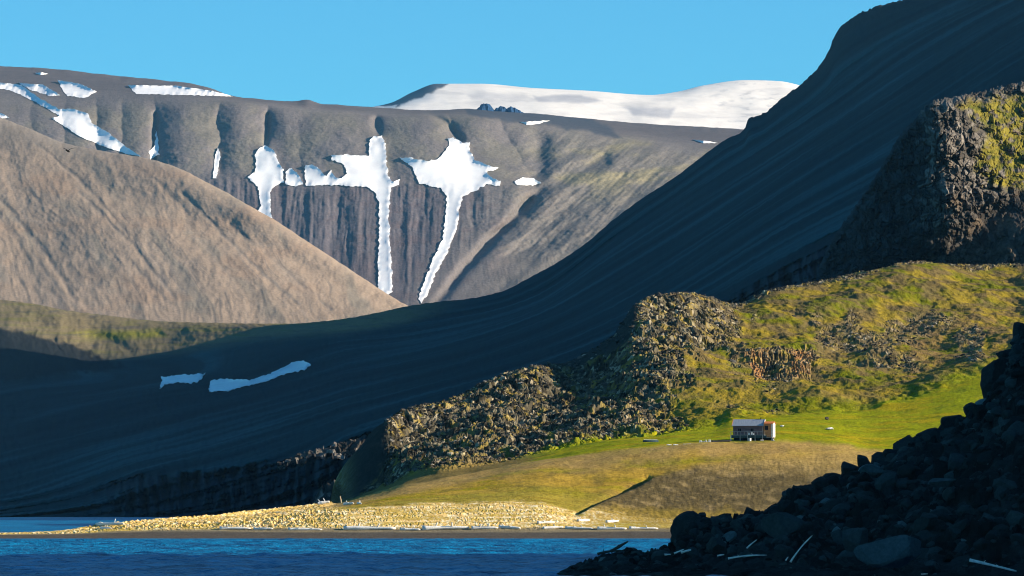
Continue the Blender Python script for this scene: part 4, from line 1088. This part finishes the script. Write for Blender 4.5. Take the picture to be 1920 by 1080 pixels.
# deck, skirt and stilts
part('deck', [box(xl - .3, hx(1436), -2.1, -.003, fl - .12, fl), box(hx(1436) + .01, ax1 + .1, -1.6, ay0 - .13, an_f - .12, an_f)], deck_m, hut)
part('skirt_board', [box(xl - .1, hx(1440), -2.05, -1.98, hzp(821.5), fl - .13)], skirt_m, hut, 'dark green boards hung below the deck edge')
for x_ in (xl - .22, hx(1390), hx(1404), hx(1418), hx(1432)):
    part('stilt', [box(x_, x_ + .16, -2.08 - .12, -1.92 - .14, -.6, fl - .13)], white_m if x_ < xl else deck_m, hut, 'white painted corner stilt' if x_ < xl else None)
for x_ in (xl + .1, hx(1404), hx(1428), ax1 - .4):
    part('stilt', [box(x_, x_ + .2, dep - .4, dep - .2, -.8, fl - .002 if x_ < xr else an_f - .002)], deck_m, hut)
rail = [box(xl - .25, hx(1436), -2.1, -2.04, fl + .82, fl + .9)] 
for k in range(11):
    x_ = xl - .25 + (hx(1436) - xl + .2) * k / 10
    rail.append(box(x_, x_ + .06, -2.1, -2.04, fl + .002, fl + .82))
part('railing', rail, deck_m, hut)
part('step', [box(ax1 - .2, ax1 + .7, -1.4, -.5, -.3, .12), box(ax1 - .2, ax1 + .35, -1.4, -.5, .13, .55)], deck_m, hut)
part('drum', [tube([(hx(1405.5), -2.5, -.1), (hx(1405.5), -2.5, .4)], [.38, .38], 14, 3, 0), tube([(hx(1405.5), -2.5, .4), (hx(1405.5), -2.5, .46)], [.3, .2], 14, 3, 0)], white_m, hut) if False else None

def thing_px(px, py, Yd): return Vector(at(px, py, Yd))
# white drum under the deck edge
p = thing_px(1406, 826, 789)
o = part('drum', [tube([(0, 0, -.15), (0, 0, .55)], [.36, .36], 16, 3, 0), tube([(0, 0, .5), (0, 0, .6)], [.39, .39], 16, 3, 0), tube([(0, 0, .6), (0, 0, .63)], [.3, .3], 16, 3, 0)], white_m, None)
o.location = p; tag(o, 'white drum standing in front of the dark space under the hut deck', 'drum')
p = thing_px(1429, 826, 789.5)
o = part('crate', [box(-.4, .4, -.3, .3, -.1, .25), box(-.43, .43, -.33, -.303, .1, .22), box(-.43, .43, -.33, -.303, -.08, .04)], gable_m, None)
o.location = p; tag(o, 'pale low crate under the right part of the hut deck', 'crate')
# white cans on the deck rail
for i, (x_, h_) in enumerate(((1406, .55), (1411.5, .7), (1415, .35))):
    o = part('jerrycan', [box(-.16, .16, -.12, .12, 0, h_), box(-.05, .05, -.04, .04, h_ + .002, h_ + .08)], white_m, None)
    mw = hut.matrix_basis @ Vector((hx(x_), -1.2, fl + .005))
    o.location = mw
    tag(o, ['white can on the hut deck, leftmost of three', 'tallest white can in the middle of three on the hut deck', 'short white can on the hut deck, rightmost of three'][i], 'can', 'white cans on the hut deck')

# rack of white poles left of the hut
rk_e = empty('log_rack', tuple(thing_px(1322, 831, 792)), 0, 'rack of upright white poles in the grass left of the hut', 'rack')
for k in range(6):
    x_ = (-10.5 + [0, 4, 8, 13, 17, 21][k]) * M
    part('pole', [tube([(x_, 0, -.3), (x_ + .12 * (-1) ** k, .1, [.8, .75, .5, .9, .95, .9][k])], [.15, .12], 7, k)], white_m, rk_e)
part('crossbar', [tube([(-11 * M, .12, .35), (11 * M, .12, .42)], [.07, .07], 7, 8)], drift_mat, rk_e)
# dark log added for the strip of hut shadow between rack and hut
log(thing_px(1334, 829, 793), thing_px(1371, 826.5, 793), .42, 'long dark log drawn as the hut shadow between white pole rack and hut', 'timbers beside the hut', 90, drift_dark, stub=False, bend=.005)
log(thing_px(1281, 833.3, 790), thing_px(1306, 832, 790), .14, 'thin pale plank lying left of the white pole rack', 'timbers beside the hut', 91, stub=False, bend=.005)
for i, x_ in enumerate((1254.5, 1267)):
    log(thing_px(x_ - 4.5, 834, 789), thing_px(x_ + 4.5, 834, 789), .2, ['short white timber, leftmost of the row leading to the hut', 'short white timber second from the left in the row leading to the hut'][i], 'timbers beside the hut', 92 + i, white_m, stub=False, bend=.005)

# upturned dark boat
bo = empty('rowing_boat', tuple(thing_px(1220, 828, 800)), math.radians(8), 'dark upturned rowing boat on the grass at the foot of the rocks', 'boat')
V = []; nS, nR = 17, 9
for i in range(nS):
    u = i / (nS - 1) * 2 - 1; w_ = .62 * (1 - abs(u) ** 2.6) + .02; hgt = .62 * (1 - .25 * abs(u) ** 3)
    for k in range(nR):
        th = math.pi * k / (nR - 1); V.append((u * 2.1, -w_ * math.cos(th), hgt * math.sin(th) ** .7 - .12))
Fc = []
for i in range(nS - 1):
    for k in range(nR - 1): Fc.append([i * nR + k, i * nR + k + 1, (i + 1) * nR + k + 1, (i + 1) * nR + k])
Fc.append([k for k in range(nR)]); Fc.append([(nS - 1) * nR + k for k in range(nR)][::-1])
part('hull', [(V, Fc)], skirt_m, bo)
part('keel', [box(-1.8, 1.8, -.03, .03, .47, .56)], drift_mat, bo)

# pale stones and a dark one in the meadow
def mstone(px, py, Yd, ww, hh, tone, label, seed):
    boulder(px, py, Yd, ww, hh, label, tone, seed, .8, 'stone', 'stones in the meadow')
def onmeadow(px, py):
    c = cast_any(px, py, LANDS); return c.y / S
mstone(1556, 804.0, onmeadow(1556, 806), 19, 7, (.75, .70, .64), 'long white stone lying in the meadow right of the hut', 60)
mstone(1466, 799.0, onmeadow(1466, 800.5), 8, 4.6, (.75, .70, .64), 'tiny white stone just right of the hut annex', 61)
mstone(1551, 784.5, onmeadow(1551, 787), 8, 7, (.08, .07, .06), 'small dark stone above the long white stone', 62)
mstone(868, 851, onmeadow(868, 854) , 11, 7, (.45, .36, .20), 'yellowish stone at the foot of the rocky headland', 63)
mstone(845, 851, onmeadow(845, 854), 13, 9, (.40, .33, .22), 'pale stone left of the yellowish one below the headland', 64)

# bird
bird_m = simple_mat('dark_feathers', (.02, .018, .015), (.012, .01, .01), 6, .8)
Yb = 330
bd = empty('bird', tuple(at(128, 283.5, Yb)), math.radians(20), 'dark bird gliding in front of the brown hill, wings raised', 'bird')
mb = Yb * S / F
body = tube([(-5.5 * mb, -.05, .12), (-3 * mb, 0, .08), (0, 0, 0), (2.2 * mb, .02, -.06), (3.4 * mb, .05, -.06)], [.03, .07, .11, .07, .015], 10, 2, .02)
part('body', [body], bird_m, bd)
def wing(pts):
    V = []; 
    for (x, z, c_, th) in pts:
        V += [(x * mb, -c_, z * mb), (x * mb, c_, z * mb), (x * mb, c_ * .9, z * mb + th), (x * mb, -c_ * .7, z * mb + th)]
    Fc = [[0, 1, 2, 3]]
    for i in range(len(pts) - 1):
        for k in range(4): Fc.append([i * 4 + k, (i + 1) * 4 + k, (i + 1) * 4 + (k + 1) % 4, i * 4 + (k + 1) % 4])
    n = (len(pts) - 1) * 4; Fc.append([n + 3, n + 2, n + 1, n])
    return V, Fc
part('wing', [wing([(0, 0, .13, .06), (2.5, 3, .12, .05), (5, 4.4, .11, .045), (9, 5.7, .09, .035), (13, 6.4, .06, .03), (16, 6.6, .02, .012)])], bird_m, bd)
part('wing', [wing([(-.5, 0, .13, .06), (-2.5, 1.8, .12, .05), (-4.6, 3.4, .1, .045), (-7, 4.6, .07, .03), (-10, 5.0, .02, .012)])], bird_m, bd)

# ---------------------------------------------------------------- haze
HAZE = 0.9e-5
import time; print('SCRIPT', time.process_time())
if HAZE > 0:
    V, Fc = box(-9000, 12000, -600, 21500, -12, 3200)
    hm = bpy.data.materials.new('haze_air'); hm.use_nodes = True
    nt = hm.node_tree; nt.nodes.remove(nt.nodes['Principled BSDF'])
    pv = nt.nodes.new('ShaderNodeVolumePrincipled')
    pv.inputs['Color'].default_value = (.22, .60, .98, 1)
    pv.inputs['Density'].default_value = HAZE
    nt.links.new(pv.outputs[0], nt.nodes['Material Output'].inputs['Volume'])
    hz_o = link_mesh('haze', np.array(V), Fc, hm, None, None, False)
    tag(hz_o, 'pale blue air thickening towards the far mountains', kind='stuff')
